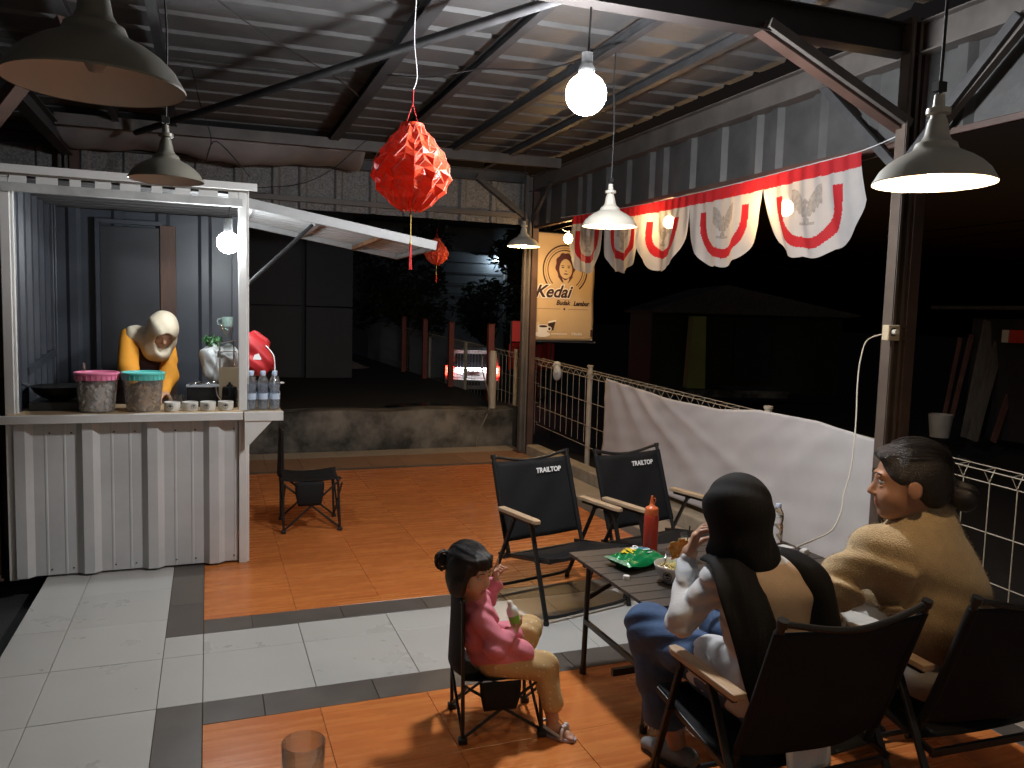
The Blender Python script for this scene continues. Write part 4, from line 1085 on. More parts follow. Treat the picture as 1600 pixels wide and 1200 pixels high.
# ---------------------------------------------------------------- woman in the mustard sweater
t = thing('person', 'woman in a fuzzy mustard sweater with her dark hair in a bun, looking left', 'person', (2.545, -1.43, 0))
hc = V(2.295, -1.40, 1.120); B = basis((-.80, .58, -.06)); P_, cut, L = head_prims(hc, B, 1.09)
SL, SR, EL, ER, WL, WR = V(2.210, -1.36, .875), V(2.485, -1.38, .862), V(2.110, -1.27, .70), V(2.575, -1.24, .64), V(2.22, -1.05, .60), V(2.55, -1.05, .59)
CH, BE = V(2.395, -1.39, .79), V(2.50, -1.43, .57)
HL, HR, KL, KR, AL, AR = V(2.44, -1.42, .44), V(2.64, -1.42, .44), V(2.27, -1.01, .47), V(2.60, -.96, .46), V(2.33, -1.05, .08), V(2.58, -1.03, .08)
bodyp = P_ + [cap(hc + V(.03, 0, -.06), V(2.395, -1.395, .96), .056, .062), ell(CH, (.17, .11, .18)), ell(BE, (.17, .13, .14)), cap(SL, SR, .05), cap(SL, EL, .05, .042), cap(SR, ER, .05, .042), cap(EL, WL, .042, .028), cap(ER, WR, .042, .028),
    cap(HL, KL, .085, .06), cap(HR, KR, .085, .06), cap(KL, AL, .06, .04), cap(KR, AR, .06, .04)] + [cap(V(a[0], a[1] - .02, .045), V(a[0] - .03, a[1] + .13, .025), .038, .026) for a in (AL, AR)]
mb1 = sdf_mesh(bodyp, .0065, .03, cut)
h1 = sdf_mesh(hand_prims(WL, (.3, .9, -.2), (0, 0, -1), 1.0, (.4, .4, .45, .5), -1), .0042, .01, pad=.012)
h2 = sdf_mesh(hand_prims(WR, (-.3, .9, -.2), (0, 0, -1), 1.0, (.4, .4, .45, .5), 1), .0042, .01, pad=.012)
mb1 = paint(mb1, lambda c, n: (np.abs((c - L(0, .096, -.068)) @ B[2]) < .011) & (np.abs((c - L(0, .096, -.068)) @ B[0]) < .022) & (((c - hc) @ B[1]) > .092), 1)
body = build('body', join(mb1, h1, h2), [skin2, lip_m], t, smooth=180); add_eyes(body, L, B, 1.09)
for q in (-1, 1):
    b = MB(); b.tube([L(q * .015, .100, .030), L(q * .032, .097, .036), L(q * .050, .084, .030)], .0028, 6); build('eyebrow', b, hair_m, body, smooth=180)
sweat = M('mustard fuzzy knit', (.44, .315, .165), .92, var=.12, vs_=22, bump=.5, bs=190, sheen=.35)
sp = [ell(CH, (.190, .150, .20)), ell(BE, (.178, .165, .16)), cap(SL, SR, .074, .068), cap(SL, EL, .078, .077), cap(SR, ER, .075, .07), cap(EL, WL, .082, .060), cap(ER, WR, .088, .06), soft(cap(V(2.385, -1.395, .93), V(2.37, -1.395, .99), .095, .070), .04), soft(cap(V(2.51, -1.52, .45), V(2.62, -1.50, .44), .085, .085), .04), soft(ell(V(2.355, -1.42, .86), (.182, .125, .135)), .045), soft(ell(V(2.435, -1.45, .70), (.172, .135, .2)), .045), soft(cap(V(2.36, -1.41, .95), V(2.41, -1.42, .985), .09, .075), .05)]
wa = folds(.006, (8, 10, 22), .5); wb = folds(.014, (30, 14, 46), 1.4)
mb = sdf_mesh(sp, .0085, .04, disp=lambda X, Y, Z: np.where(X < 2.24, wb(X, Y, Z), wa(X, Y, Z)) * np.clip((1.0 - Z) * 4, .2, 1), keep=lambda X, Y, Z: .395 - Z + .02 * np.sin(8 * X), smooth=2)
so = build('sweater', mb, sweat, t, smooth=180)
def fuzz(mb, n, L, seed, w_=.0005):
    r = np.random.RandomState(seed); va = np.array(mb.v); f = np.array(mb.f); i = r.randint(len(f), size=n); c = va[f[i]].mean(1) + r.normal(0, .003, (n, 3))
    nn = np.cross(va[f[i, 2]] - va[f[i, 0]], va[f[i, 3]] - va[f[i, 1]]); nn /= np.linalg.norm(nn, axis=1)[:, None] + 1e-9
    d = nn + r.normal(0, .75, (n, 3)); d /= np.linalg.norm(d, axis=1)[:, None]; sd = np.cross(d, r.normal(0, 1, (n, 3))); sd /= np.linalg.norm(sd, axis=1)[:, None] + 1e-9
    l = L * r.uniform(.4, 1.2, (n, 1)); c = c - nn * .002; q = MB(); vs = np.stack([c - sd * w_, c + sd * w_, c + d * l], 1).reshape(-1, 3)
    q.v = [tuple(map(float, x)) for x in vs]; q.f = [(3 * k, 3 * k + 1, 3 * k + 2) for k in range(n)]; q.m = [0] * n; return q
build('knit_fuzz', fuzz(mb, 26000, .012, 4), M('mustard fuzz', (.50, .37, .20), .9, sheen=.3), so, kind='stuff')
pants = M('pale cotton trousers', (.52, .50, .46), .8, var=.05, vs_=12, bump=.12, bs=150)
wp = folds(.005, (22, 30, 30), .9)
pm = sdf_mesh([cap(HL, KL, .108, .088), cap(HR, KR, .108, .086), cap(KL, AL + V(0, 0, .10), .088, .075), cap(KR, AR + V(0, 0, .10), .086, .075), cap(HL, HR, .12)], .009, .03, disp=wp, keep=lambda X, Y, Z: .17 - Z)
build('trousers', pm, pants, t, smooth=180)
wh = folds(.0028, (40, 40, 20), .2)
hairp = [ell(L(0, -.022, .044), (.090 * 1.09, .108 * 1.09, .096 * 1.09), B), ell(L(0, -.075, -.01), (.070 * 1.09, .055 * 1.09, .07 * 1.09), B), soft(ell(L(0, .052, .088), (.062, .05, .03), B), .02)]
hm = sdf_mesh(hairp, .006, .03, [(ell(L(0, .155, -.005), (.105, .115, .105), B), .02), (ell(L(.085, .012, -.045), (.055, .032, .055), B), .012), (ell(L(-.085, .012, -.045), (.055, .032, .055), B), .012)], disp=wh)
hr = build('hair', hm, hair_s, t, smooth=180)
bun = sdf_mesh([cap(L(0, -.115, -.01), L(0, -.145, -.035), .036, .036), ell(L(0, -.165, -.045), (.045, .042, .048), B)], .005, .02, disp=folds(.004, (70, 60, 50), .3))
build('bun', bun, hair_m, hr, smooth=180)
b = MB()
for i in range(40):
    q = random.uniform(-1, 1); p0 = L(q * .05, -.12 + random.gauss(0, .01), .03 + random.gauss(0, .03)); d = V(random.gauss(0, .03), random.gauss(0, .03), random.gauss(.01, .03)); b.tube([p0, p0 + d * .6, p0 + d + V(0, 0, -.015)], .0007, 3)
build('stray_hair', b, hair_m, hr, kind='stuff')
def strands(par, L, n, s, seed, up_=.0):
    rnd = random.Random(seed); b = MB()
    for i in range(n):
        a = rnd.uniform(-1.15, 1.15); e = rnd.uniform(-.2, 1.5)
        def P(tt):
            th = tt * 2.3; return L(.094 * math.sin(a) * math.cos(th - .75) * (1 + .03 * e), -.020 - .112 * math.sin(th - .75) * (1 + .03 * e), .044 + (.099 + up_) * math.cos(th - .75) * math.cos(a) * (1 + .035 * e))
        t0 = rnd.uniform(.05, .3); b.tube([P(t0 + .12 * k + .01 * math.sin(3 * k + i)) for k in range(6)], .0009 * s, 3, False)
    return build('loose_strands', b, hair_m, par, smooth=180, kind='stuff')
strands(hr, L, 160, 1., 3)
for a in (AL, AR):
    b = MB(); pl = [(.05 * math.sin(q), .13 * math.cos(q)) for q in [2 * PI * i / 18 for i in range(18)]]; b.prism(pl, .014, Matrix.Translation((a[0] - .012, a[1] + .045, .001)) @ Matrix.Rotation(.2, 4, 'Z')); sd = build('sandal', b, sole, t)
    b = MB(); b.tube(spline([(a[0] - .065, a[1] + .07, .012), (a[0] - .03, a[1] + .08, .06), (a[0] + .035, a[1] + .085, .012)], 5), .008, 6); build('strap', b, sole, sd, smooth=180)

# ---------------------------------------------------------------- toddler
t = thing('person', 'toddler in a pink jacket and dotted yellow trousers pointing a finger up', 'person', (1.12, -.54, 0))
s = .82; hc = V(.975, -.580, .662); B = basis((.56, -.82, -.18)); P_, cut, L = head_prims(hc, B, s, True)
SR, SL, ER, EL, WR, WL = V(1.01, -.632, .495), V(1.01, -.495, .495), V(1.052, -.695, .395), V(1.085, -.455, .50), V(1.135, -.655, .435), V(1.112, -.500, .575)
HR, HL, KR, KL, AR, AL = V(1.075, -.60, .292), V(1.075, -.505, .295), V(1.268, -.655, .272), V(1.272, -.485, .355), V(1.298, -.690, .07), V(1.225, -.50, .245)
fd = V(.62, -.78, 0); fd /= np.linalg.norm(fd)
bodyp = P_ + [cap(hc - B[2] * .06 * s + V(0, 0, -.02), V(1.0, -.565, .51), .034, .04), ell(V(1.02, -.563, .43), (.06, .065, .095)), ell(V(1.06, -.555, .31), (.07, .075, .07)), cap(SR, SL, .03), cap(SR, ER, .028, .025), cap(SL, EL, .028, .025), cap(ER, WR, .025, .02), cap(EL, WL, .025, .02), cap(HR, KR, .05, .04), cap(HL, KL, .05, .04), cap(KR, AR, .04, .026), cap(KL, AL, .04, .026),
    soft(cap(AR + V(0, 0, -.035), AR + fd * .07 + V(0, 0, -.052), .026, .018), .015), soft(cap(AL, AL + V(-.02, -.07, -.02), .024, .018), .015)]
for i in range(5): q = AR + fd * .075 + V(fd[1], -fd[0], 0) * (.016 - .008 * i) + V(0, 0, -.053); bodyp.append(soft(cap(q, q + fd * (.024 - .003 * i), .0075, .006), .004))
mb1 = sdf_mesh(bodyp, .0048, .02, cut)
mb1 = paint(mb1, lambda c, n: (np.abs((c - L(0, .096, -.068)) @ B[2]) < .008) & (np.abs((c - L(0, .096, -.068)) @ B[0]) < .017) & (((c - hc) @ B[1]) > .092 * s), 1)
h1 = sdf_mesh(hand_prims(WL, (.02, .03, 1), (.8, -.45, 0), .64, (.05, 1.1, 1.2, 1.2), 1, .5), .0024, .006, pad=.01)
h2 = sdf_mesh(hand_prims(WR, (.55, .25, .45), (-.35, .6, .3), .58, (.75, .75, .75, .75), -1, .3), .0024, .006, pad=.01)
sk_t = M('child skin', (.50, .27, .175), .48, var=.06, vs_=20)
body = build('body', join(mb1, h1, h2), [sk_t, lip_m], t, smooth=180); add_eyes(body, L, B, s)
for q in (-1, 1):
    b = MB(); b.tube([L(q * .016, .099, .028), L(q * .032, .096, .033), L(q * .048, .084, .028)], .0016, 6); build('eyebrow', b, hair_m, body, smooth=180)
pink = M('pink jacket cotton', (.62, .19, .25), .75, var=.08, vs_=14, bump=.12, bs=120)
wk = folds(.0048, (44, 30, 64), .8)
jp = [ell(V(1.02, -.565, .435), (.080, .082, .105)), ell(V(1.070, -.562, .325), (.088, .092, .070)), cap(SR, SL, .042), cap(SR, ER, .044, .045), cap(ER, ER + (WR - ER) * .78, .044, .030), cap(SL, EL, .046, .042), cap(EL, EL + (WL - EL) * .82, .042, .034), soft(cap(V(1.0, -.567, .525), V(1.02, -.585, .54), .052, .045), .02), soft(cap(V(1.10, -.60, .335), V(1.175, -.635, .335), .066, .054), .03), soft(cap(V(1.10, -.52, .345), V(1.17, -.515, .36), .068, .055), .03)]
build('jacket', sdf_mesh(jp, .0055, .02, disp=wk), pink, t, smooth=180)
cf = MB()
for w_, e_, r in ((WR, ER, .030), (WL, EL, .034)):
    d = (e_ - w_) / np.linalg.norm(e_ - w_); p = w_ + d * .02
    for k in range(2): cf.tube([tuple(p + d * .012 * k - d * .005), tuple(p + d * .012 * k + d * .005)], [r, r * .98], 14)
build('cuffs', cf, pink, t, smooth=60, kind='stuff')
dots = M('dotted yellow cotton', (.43, .27, .085), .8, bump=.1, bs=150)
n_ = dots.node_tree.nodes; l_ = dots.node_tree.links
vo = n_.new('ShaderNodeTexVoronoi'); vo.inputs['Scale'].default_value = 48; vo.inputs['Randomness'].default_value = .35
tc_ = n_.new('ShaderNodeTexCoord'); l_.new(tc_.outputs['Object'], vo.inputs['Vector'])
lt = n_.new('ShaderNodeMath'); lt.operation = 'LESS_THAN'; lt.inputs[1].default_value = .20; l_.new(vo.outputs['Distance'], lt.inputs[0])
mx_ = n_.new('ShaderNodeMix'); mx_.data_type = 'RGBA'; mx_.inputs[6].default_value = (.50, .34, .155, 1); mx_.inputs[7].default_value = (.62, .55, .42, 1); l_.new(lt.outputs[0], mx_.inputs[0]); l_.new(mx_.outputs[2], n_['Principled BSDF'].inputs['Base Color'])
wk2 = folds(.003, (40, 46, 30), .2)
build('trousers', sdf_mesh([cap(HR, KR, .062, .054), cap(HL, KL, .060, .052), cap(KR, V(1.297, -.686, .135), .054, .046), cap(KL, AL + (KL - AL) * .25, .054, .044)], .005, .02, disp=wk2, keep=lambda X, Y, Z: np.where(Y < -.58, .108 - Z, -1.)), dots, t, smooth=180)
hairp = [ell(L(0, -.020, .042), (.090 * s, .108 * s, .096 * s), B), ell(L(0, -.066, -.03), (.074 * s, .055 * s, .075 * s), B), soft(ell(L(0, .050, .080), (.064 * s, .052 * s, .034 * s), B), .015)]
for q in (-1, 1): hairp += [soft(cap(L(q * .070, .035, .045), L(q * .078, .030, -.085), .018 * s, .011 * s), .012), soft(ell(L(q * .070, -.018, -.035), (.030 * s, .056 * s, .085 * s), B), .02)]
for i in range(7): x = -.05 + .0167 * i; hairp.append(soft(cap(L(x, .082 - 6 * x * x, .088), L(x * 1.05, .102 - 8 * x * x, .046 + .006 * math.sin(i * 2.3)), .013 * s, .005 * s), .006))
hm = sdf_mesh(hairp, .004, .02, [(ell(L(0, .150, -.030), (.066, .085 , .066), B), .010)], disp=folds(.0016, (110, 110, 40), .2))
hr = build('hair', hm, hair_m, t, smooth=180)
strands(hr, lambda r, f, u: L(r, f, u - .002), 150, .8, 5)
bc = hc - B[1] * .100 + V(-.030, 0, .010)
b = MB()
for k in range(5):
    a0 = k * 1.25; ax1 = Vector((math.cos(a0), math.sin(a0) * .4, .2)).normalized(); ax2 = Vector((0, .35 * math.cos(a0), 1)).normalized()
    b.tube([Vector(bc) + ax1 * .032 * math.cos(q) + ax2 * .036 * math.sin(q) for q in [2 * PI * i / 16 for i in range(17)]], .0045, 6)
b.ball(bc, .022, 12, 8, (1, 1, 1.1)); build('bun', b, hair_m, hr, smooth=180, kind='stuff')
lil = M('lilac rubber', (.40, .38, .46), .5)
z0 = AR + fd * .03; ang = math.atan2(fd[1], fd[0])
b = MB(); pl = [(.078 * math.cos(q), .033 * math.sin(q)) for q in [2 * PI * i / 20 for i in range(20)]]
b.prism(pl, .013, Matrix.Translation((z0[0], z0[1], .001)) @ Matrix.Rotation(ang, 4, 'Z')); sd = build('sandal', b, lil, t, bevel=.003)
b = MB(); pw = Vector((fd[1], -fd[0], 0)); c_ = Vector(AR + fd * .055)
b.tube(spline([c_ + pw * .033 + Vector((0, 0, -c_.z + .012)), c_ + pw * .02 + Vector((0, 0, -c_.z + .046)), c_ - pw * .02 + Vector((0, 0, -c_.z + .046)), c_ - pw * .033 + Vector((0, 0, -c_.z + .012))], 5), .008, 8)
bk_ = Vector(AR - fd * .03); b.tube(spline([c_ + pw * .034 + Vector((0, 0, -c_.z + .02)), bk_ + pw * .022 + Vector((0, 0, -bk_.z + .04)), bk_ - Vector(fd) * .016 + Vector((0, 0, -bk_.z + .044)), bk_ - pw * .022 + Vector((0, 0, -bk_.z + .04)), c_ - pw * .034 + Vector((0, 0, -c_.z + .02))], 5), .006, 6)
for q in (-1, 1): b.ball(c_ + pw * .012 * q + Vector((0, 0, -c_.z + .056)), .010, 8, 6, (1, 1, .6))
build('sandal_strap', b, M('white satin', (.6, .58, .6), .5), sd, smooth=60, kind='stuff')
# her little drink bottle
bt_c = V(1.150, -.640, .452); ax = Matrix.Rotation(-.35, 3, 'Y') @ Matrix.Rotation(.1, 3, 'X')
ax = Matrix(((1, 0, 0), (0, 1, 0), (0, 0, 1))) @ Matrix.Rotation(-.30, 3, 'Y')
bt_ = thing('drink_bottle', 'small green drink bottle with a white cap held by the toddler', 'bottle', tuple(bt_c))
b = MB(); b.lathe([(0, 0), (.020, .001), (.022, .01), (.0225, .045)], bt_c, 20, ax); build('bottle_body', b, M('green drink', (.22, .52, .08), .3), bt_, smooth=60)
b = MB(); b.lathe([(.0228, .043), (.0235, .05), (.022, .066), (.015, .078), (.010, .082), (.010, .096), (.006, .102), (.0, .102)], bt_c, 20, ax); build('cap', b, M('white bottle cap', (.66, .66, .64), .35), bt_, smooth=60)

# ---------------------------------------------------------------- cook in the kiosk
t = thing('person', 'cook in an orange top and cream headscarf bending over the kiosk counter', 'person', (-.50, 2.95, 0))
hc = V(-.262, 2.50, 1.490); B = basis((.14, -.72, -.65)); P_, cut, L = head_prims(hc, B, 1.0)
SL, SR, EL, ER, WL, WR = V(-.480, 2.64, 1.425), V(-.245, 2.70, 1.385), V(-.480, 2.50, 1.215), V(-.225, 2.56, 1.17), V(-.41, 2.36, 1.075), V(-.25, 2.38, 1.07)
CH, BE, HC = V(-.36, 2.72, 1.30), V(-.46, 2.86, 1.10), V(-.50, 2.93, .93)
mb1 = sdf_mesh(P_ + [cap(hc - B[1] * .02 - B[2] * .06, V(-.33, 2.62, 1.42), .05, .055), cap(SL, SR, .05), ell(CH, (.13, .12, .17)), cap(CH, HC, .12, .13), cap(SL, EL, .042, .036), cap(SR, ER, .042, .036), cap(EL, WL, .036, .026), cap(ER, WR, .036, .026), cap(HC + V(-.09, 0, 0), V(-.59, 2.95, .06), .08, .04), cap(HC + V(.09, 0, 0), V(-.41, 2.95, .06), .08, .04), cap(V(-.59, 2.95, .03), V(-.59, 2.83, .025), .03), cap(V(-.41, 2.95, .03), V(-.41, 2.83, .025), .03)], .009, .03, cut)
h1 = sdf_mesh(hand_prims(WL, (.35, -.6, -.25), (0, -.3, -1), .95, (.5,) * 4, -1), .0042, .01, pad=.012)
h2 = sdf_mesh(hand_prims(WR, (-.3, -.6, -.2), (0, -.3, -1), .95, (.5,) * 4, 1), .0042, .01, pad=.012)
body = build('body', join(mb1, h1, h2), skin, t, smooth=180); add_eyes(body, L, B, 1.0)
orange = M('orange shirt cotton', (.66, .27, .022), .75, var=.06, vs_=12, bump=.1, bs=130)
wo = folds(.0035, (16, 14, 30), .6)
build('sleeves', sdf_mesh([cap(SL, EL, .066, .064), cap(EL, WL, .062, .04), cap(SR, ER, .062, .058), cap(ER, WR, .058, .04)], .007, .025, disp=wo), orange, t, smooth=180)
maroon = M('dark maroon tunic', (.035, .012, .014), .8, var=.1, vs_=8, bump=.1, bs=120)
wm = folds(.007, (18, 18, 26), .3)
build('tunic', sdf_mesh([ell(CH + V(.02, -.01, -.02), (.150, .135, .18)), cap(CH, HC, .145, .16), cap(HC, V(-.50, 2.95, .30), .165, .19)], .012, .05, disp=wm, keep=lambda X, Y, Z: .12 - Z), maroon, t, smooth=180)
beige = M('cream headscarf', (.56, .48, .36), .8, var=.05, vs_=10, bump=.1, bs=150)
wv = folds(.0024, (40, 8, 14), .9)
hp_ = [ell(hc + B[2] * .022 + B[1] * .002, (.100, .120, .114), B), ell(hc - B[2] * .07, (.092, .098, .10), B), soft(cap(hc - B[2] * .10, V(-.30, 2.58, 1.36), .085, .10), .04), soft(cap(V(-.44, 2.63, 1.445), V(-.31, 2.62, 1.41), .072, .075), .04), soft(cap(V(-.28, 2.54, 1.38), V(-.27, 2.51, 1.33), .085, .05), .04)]
hm = sdf_mesh(hp_, .0065, .03, [(ell(hc + B[1] * .118 - B[2] * .024, (.062, .078, .082), B), .016)], disp=wv)
build('headscarf', hm, beige, t, smooth=180)
# ================================================================== things on the camp table
def clear(name, tint, refl=.09, edge=.55, rough=.04, haze=0., hc=(.8, .8, .8)):
    """thin clear wall: passes light straight on, mirrors more towards grazing angles, optional milky part"""
    m = bpy.data.materials.new(name); m.use_nodes = True; n = m.node_tree.nodes; l = m.node_tree.links; n.remove(n['Principled BSDF'])
    tr = n.new('ShaderNodeBsdfTransparent'); tr.inputs[0].default_value = (*tint, 1); gl = n.new('ShaderNodeBsdfGlossy'); gl.inputs['Roughness'].default_value = rough
    lw_ = n.new('ShaderNodeLayerWeight'); lw_.inputs[0].default_value = .35; mr = n.new('ShaderNodeMapRange'); mr.inputs[3].default_value = refl; mr.inputs[4].default_value = edge; l.new(lw_.outputs['Facing'], mr.inputs[0])
    mx = n.new('ShaderNodeMixShader'); l.new(mr.outputs[0], mx.inputs[0]); l.new(tr.outputs[0], mx.inputs[1]); l.new(gl.outputs[0], mx.inputs[2]); o = mx.outputs[0]
    if haze:
        d = n.new('ShaderNodeBsdfDiffuse'); d.inputs[0].default_value = (*hc, 1); t2 = n.new('ShaderNodeBsdfTranslucent'); t2.inputs[0].default_value = (*hc, 1)
        m1 = n.new('ShaderNodeMixShader'); m1.inputs[0].default_value = .5; l.new(d.outputs[0], m1.inputs[1]); l.new(t2.outputs[0], m1.inputs[2])
        m2 = n.new('ShaderNodeMixShader'); m2.inputs[0].default_value = haze; l.new(o, m2.inputs[1]); l.new(m1.outputs[0], m2.inputs[2]); o = m2.outputs[0]
    l.new(o, n['Material Output'].inputs[0]); return m
glass = clear('clear glass', (.975, .985, .985), .05, .55, .03)
real_glass = M('clear refracting glass', (1, 1, 1), .02, trans=1., ior=1.45)
real_water = M('refracting water', (.98, .99, 1), .02, trans=1., ior=1.2)
pet = clear('clear pet plastic', (.92, .94, .96), .08, .55, .06, .05)
water = clear('bottled water', (.90, .93, .97), .08, .5, .03, .24, (.66, .74, .86))
ceram = M('white glazed ceramic', (.60, .58, .54), .2, var=.03, vs_=6)
logo_m = M('black logo print', (.02, .018, .017), .4)
T0 = .5505
def logo(par, c, r, nrm, m=logo_m):
    """round printed emblem on a curved side: ring and head"""
    c = Vector(c); n = Vector(nrm).normalized(); u = Vector((-n.y, n.x, 0)).normalized(); v = Vector((0, 0, 1))
    b = MB(); N = 24
    def P(a, q): return c + u * a * math.cos(q) + v * a * math.sin(q) + n * (.0015 - .018 * (a * math.cos(q)) ** 2 / .05)
    vs = []
    for i in range(N + 1):
        q = 2 * PI * i / N; vs += [P(r * .86, q), P(r, q)]
    b.add(vs, [(2 * i, 2 * i + 1, 2 * i + 3, 2 * i + 2) for i in range(N)])
    b.add([P(r * (.60 + .06 * math.sin(5 * q)), q) for q in [PI * (.02 + .96 * i / 14) for i in range(15)]], [tuple(range(15))])
    b.add([P(r * .5, q) for q in [PI * (1.15 + .7 * i / 6) for i in range(7)]], [tuple(range(7))])
    return build('logo', b, m, par, kind='stuff')
# ketchup
t = thing('ketchup_bottle', 'red squeeze bottle of sauce with an orange nozzle on the camp table', 'sauce bottle', (1.985, -.245, T0))
c = (1.985, -.245, T0)
sauce = M('red sauce plastic', (.42, .040, .022), .32, var=.05); sauce2 = M('orange sauce cap', (.56, .12, .035), .35)
b = MB(); b.lathe([(0, 0), (.031, .001), (.034, .006), (.0345, .02), (.0335, .03), (.0345, .04), (.0345, .175), (.032, .185), (.0305, .188)], c, 32); build('bottle_body', b, sauce, t, smooth=50)
b = MB(); b.lathe([(.0315, .186), (.0315, .214), (.029, .220), (.018, .226), (.012, .232), (.009, .245), (.0055, .272), (.005, .276), (0, .277)], c, 28); b.tube(spline([(c[0] + .010, c[1], T0 + .235), (c[0] + .019, c[1], T0 + .25), (c[0] + .016, c[1], T0 + .264), (c[0] + .006, c[1], T0 + .262)], 5), .0018, 6); build('cap', b, sauce2, t, smooth=50)
# snack bag
t = thing('snack_bag', 'shiny green snack bag with yellow lettering lying on the camp table', 'snack bag', (1.835, -.40, T0))
bagm = M('green foil', (.006, .19, .060), .22, metal=.25, var=.12, vs_=9, bump=.25, bs=26)
bagb = M('blue picture print', (.07, .26, .36), .25, var=.5, vs_=30, bump=.2, bs=24); bagg = M('silver seal foil', (.22, .38, .24), .3, metal=.5, var=.3, vs_=40, bump=.3, bs=60)
def bag(sgn):
    def f(u, v):
        x = (2 * u - 1); y = (2 * v - 1); pf = max(0, 1 - abs(x) ** 3) ** .6 * max(0, 1 - abs(y) ** 2.4) ** .7
        z = .028 + sgn * pf * (.034 + .004 * math.sin(8 * x + 5 * y) + .003 * math.sin(15 * y - 6 * x)) + .006 * math.sin(5 * x) * (1 - pf)
        return (1.835 + .130 * x * math.cos(.25) + .08 * y * math.sin(.25) * -1, -.385 + .130 * x * math.sin(.25) + .086 * y, T0 + max(.001, z))
    return f
b = MB(); b.grid(bag(1), 44, 30)
b.m = [(2 if (i % 44) in (0, 1, 42, 43) else 1 if ((i % 44) > 27 and (i // 44) > 14) else 0) for i in range(44 * 30)]
k_ = len(b.v); n_m = list(b.m); b.grid(bag(-1), 44, 30); b.m = n_m + [0] * (44 * 30)
bg_ = build('bag_body', b, [bagm, bagb, bagg], t, smooth=180)
yel = M('yellow print', (.65, .48, .02), .3)
tp_ = Vector(bag(1)(.32, .55)) + Vector((0, 0, .009)); tn = Vector((-.10, -.15, 1))
T = frame(tp_ - Vector((1.835, -.40, T0)), Vector((.75, .62, .08)), Vector((-.62, .75, .15)))
text('TA', .058, yel, bg_, T, 'lettering', .1, .0006, .003)
text('RO', .036, let_w, bg_, T @ Matrix.Translation((.062, -.004, -.002)), 'lettering', .1, .0006, .001)
for k in range(3):
    b = MB(); p = Vector(bag(1)(.66, .30 + .09 * k)) + Vector((0, 0, .003)); b.box(p, (.03, .006, .0008), (0, .05, .25)); build('small_print', b, let_w, bg_)
# bottle cap ring on the table
b = MB(); b.lathe([(.0, .016), (.013, .016), (.0145, .014), (.015, .0), (.0125, 0), (.012, .012)], (1.690, -.545, T0), 22)
solo('bottle_cap', b, M('white cap plastic', (.62, .61, .58), .4), 'small white bottle cap lying near the front edge of the table', 'cap', (1.690, -.545, T0), smooth=45)
# bowl of noodles
t = thing('noodle_bowl', 'white bowl of noodles and greens with a spoon and printed logo', 'bowl', (1.868, -.635, T0))
c = (1.868, -.635, T0)
b = MB(); b.lathe([(0, .006), (.038, .006), (.040, 0), (.044, 0), (.052, .012), (.074, .038), (.084, .066), (.087, .078), (.085, .080), (.083, .078), (.078, .062), (.066, .036), (.04, .014), (0, .011)], c, 48); bo = build('bowl_body', b, ceram, t, smooth=60)
logo(bo, (c[0] - .064, c[1] - .050, T0 + .045), .019, (-.78, -.60, .0))
b = MB(); b.lathe([(0, .058), (.074, .056), (.0765, .056)], c, 32); build('broth', b, M('pale broth', (.36, .30, .15), .15, var=.25, vs_=40), t, smooth=180)
nm = M('yellow noodles', (.52, .40, .14), .45, var=.15, vs_=60); gm = M('green leaves', (.16, .26, .06), .5, var=.4, vs_=40)
b = MB()
for i in range(70):
    q = random.uniform(0, 2 * PI); r = random.uniform(0, .052); p = Vector((c[0] + .01 + r * math.cos(q), c[1] + r * math.sin(q), T0 + .060 + random.uniform(0, .012))); a = random.uniform(0, 6)
    b.tube(spline([p, p + Vector((.016 * math.cos(a), .016 * math.sin(a), .005)), p + Vector((.026 * math.cos(a + .8), .026 * math.sin(a + .8), .001)), p + Vector((.03 * math.cos(a + 1.7), .03 * math.sin(a + 1.7), -.006))], 3), .0022, 5)
build('noodles', b, nm, t, smooth=180, kind='stuff')
b = MB()
for i in range(16):
    q = random.uniform(0, 2 * PI); r = random.uniform(.0, .055); p = Vector((c[0] + r * math.cos(q), c[1] + r * math.sin(q), T0 + .068 + random.uniform(0, .006))); a = random.uniform(0, 6); d = Vector((math.cos(a), math.sin(a), random.uniform(-.2, .3))) * .014; e = Vector((-d.y, d.x, .002)) * .5
    b.add([p - d, p + e, p + d, p - e + Vector((0, 0, .004))], [(0, 1, 2, 3)])
build('greens', b, gm, t, kind='stuff')
steel_s = M('stainless steel', (.55, .55, .55), .18, metal=1.)
b = MB(); b.ball((c[0] - .036, c[1] + .012, T0 + .066), .022, 16, 8, (.75, 1.2, .25)); b.tube([(c[0] - .03, c[1] + .03, T0 + .068), (c[0] + .02, c[1] + .10, T0 + .095), (c[0] + .035, c[1] + .125, T0 + .105)], .0035, 6); build('spoon', b, steel_s, t, smooth=180)
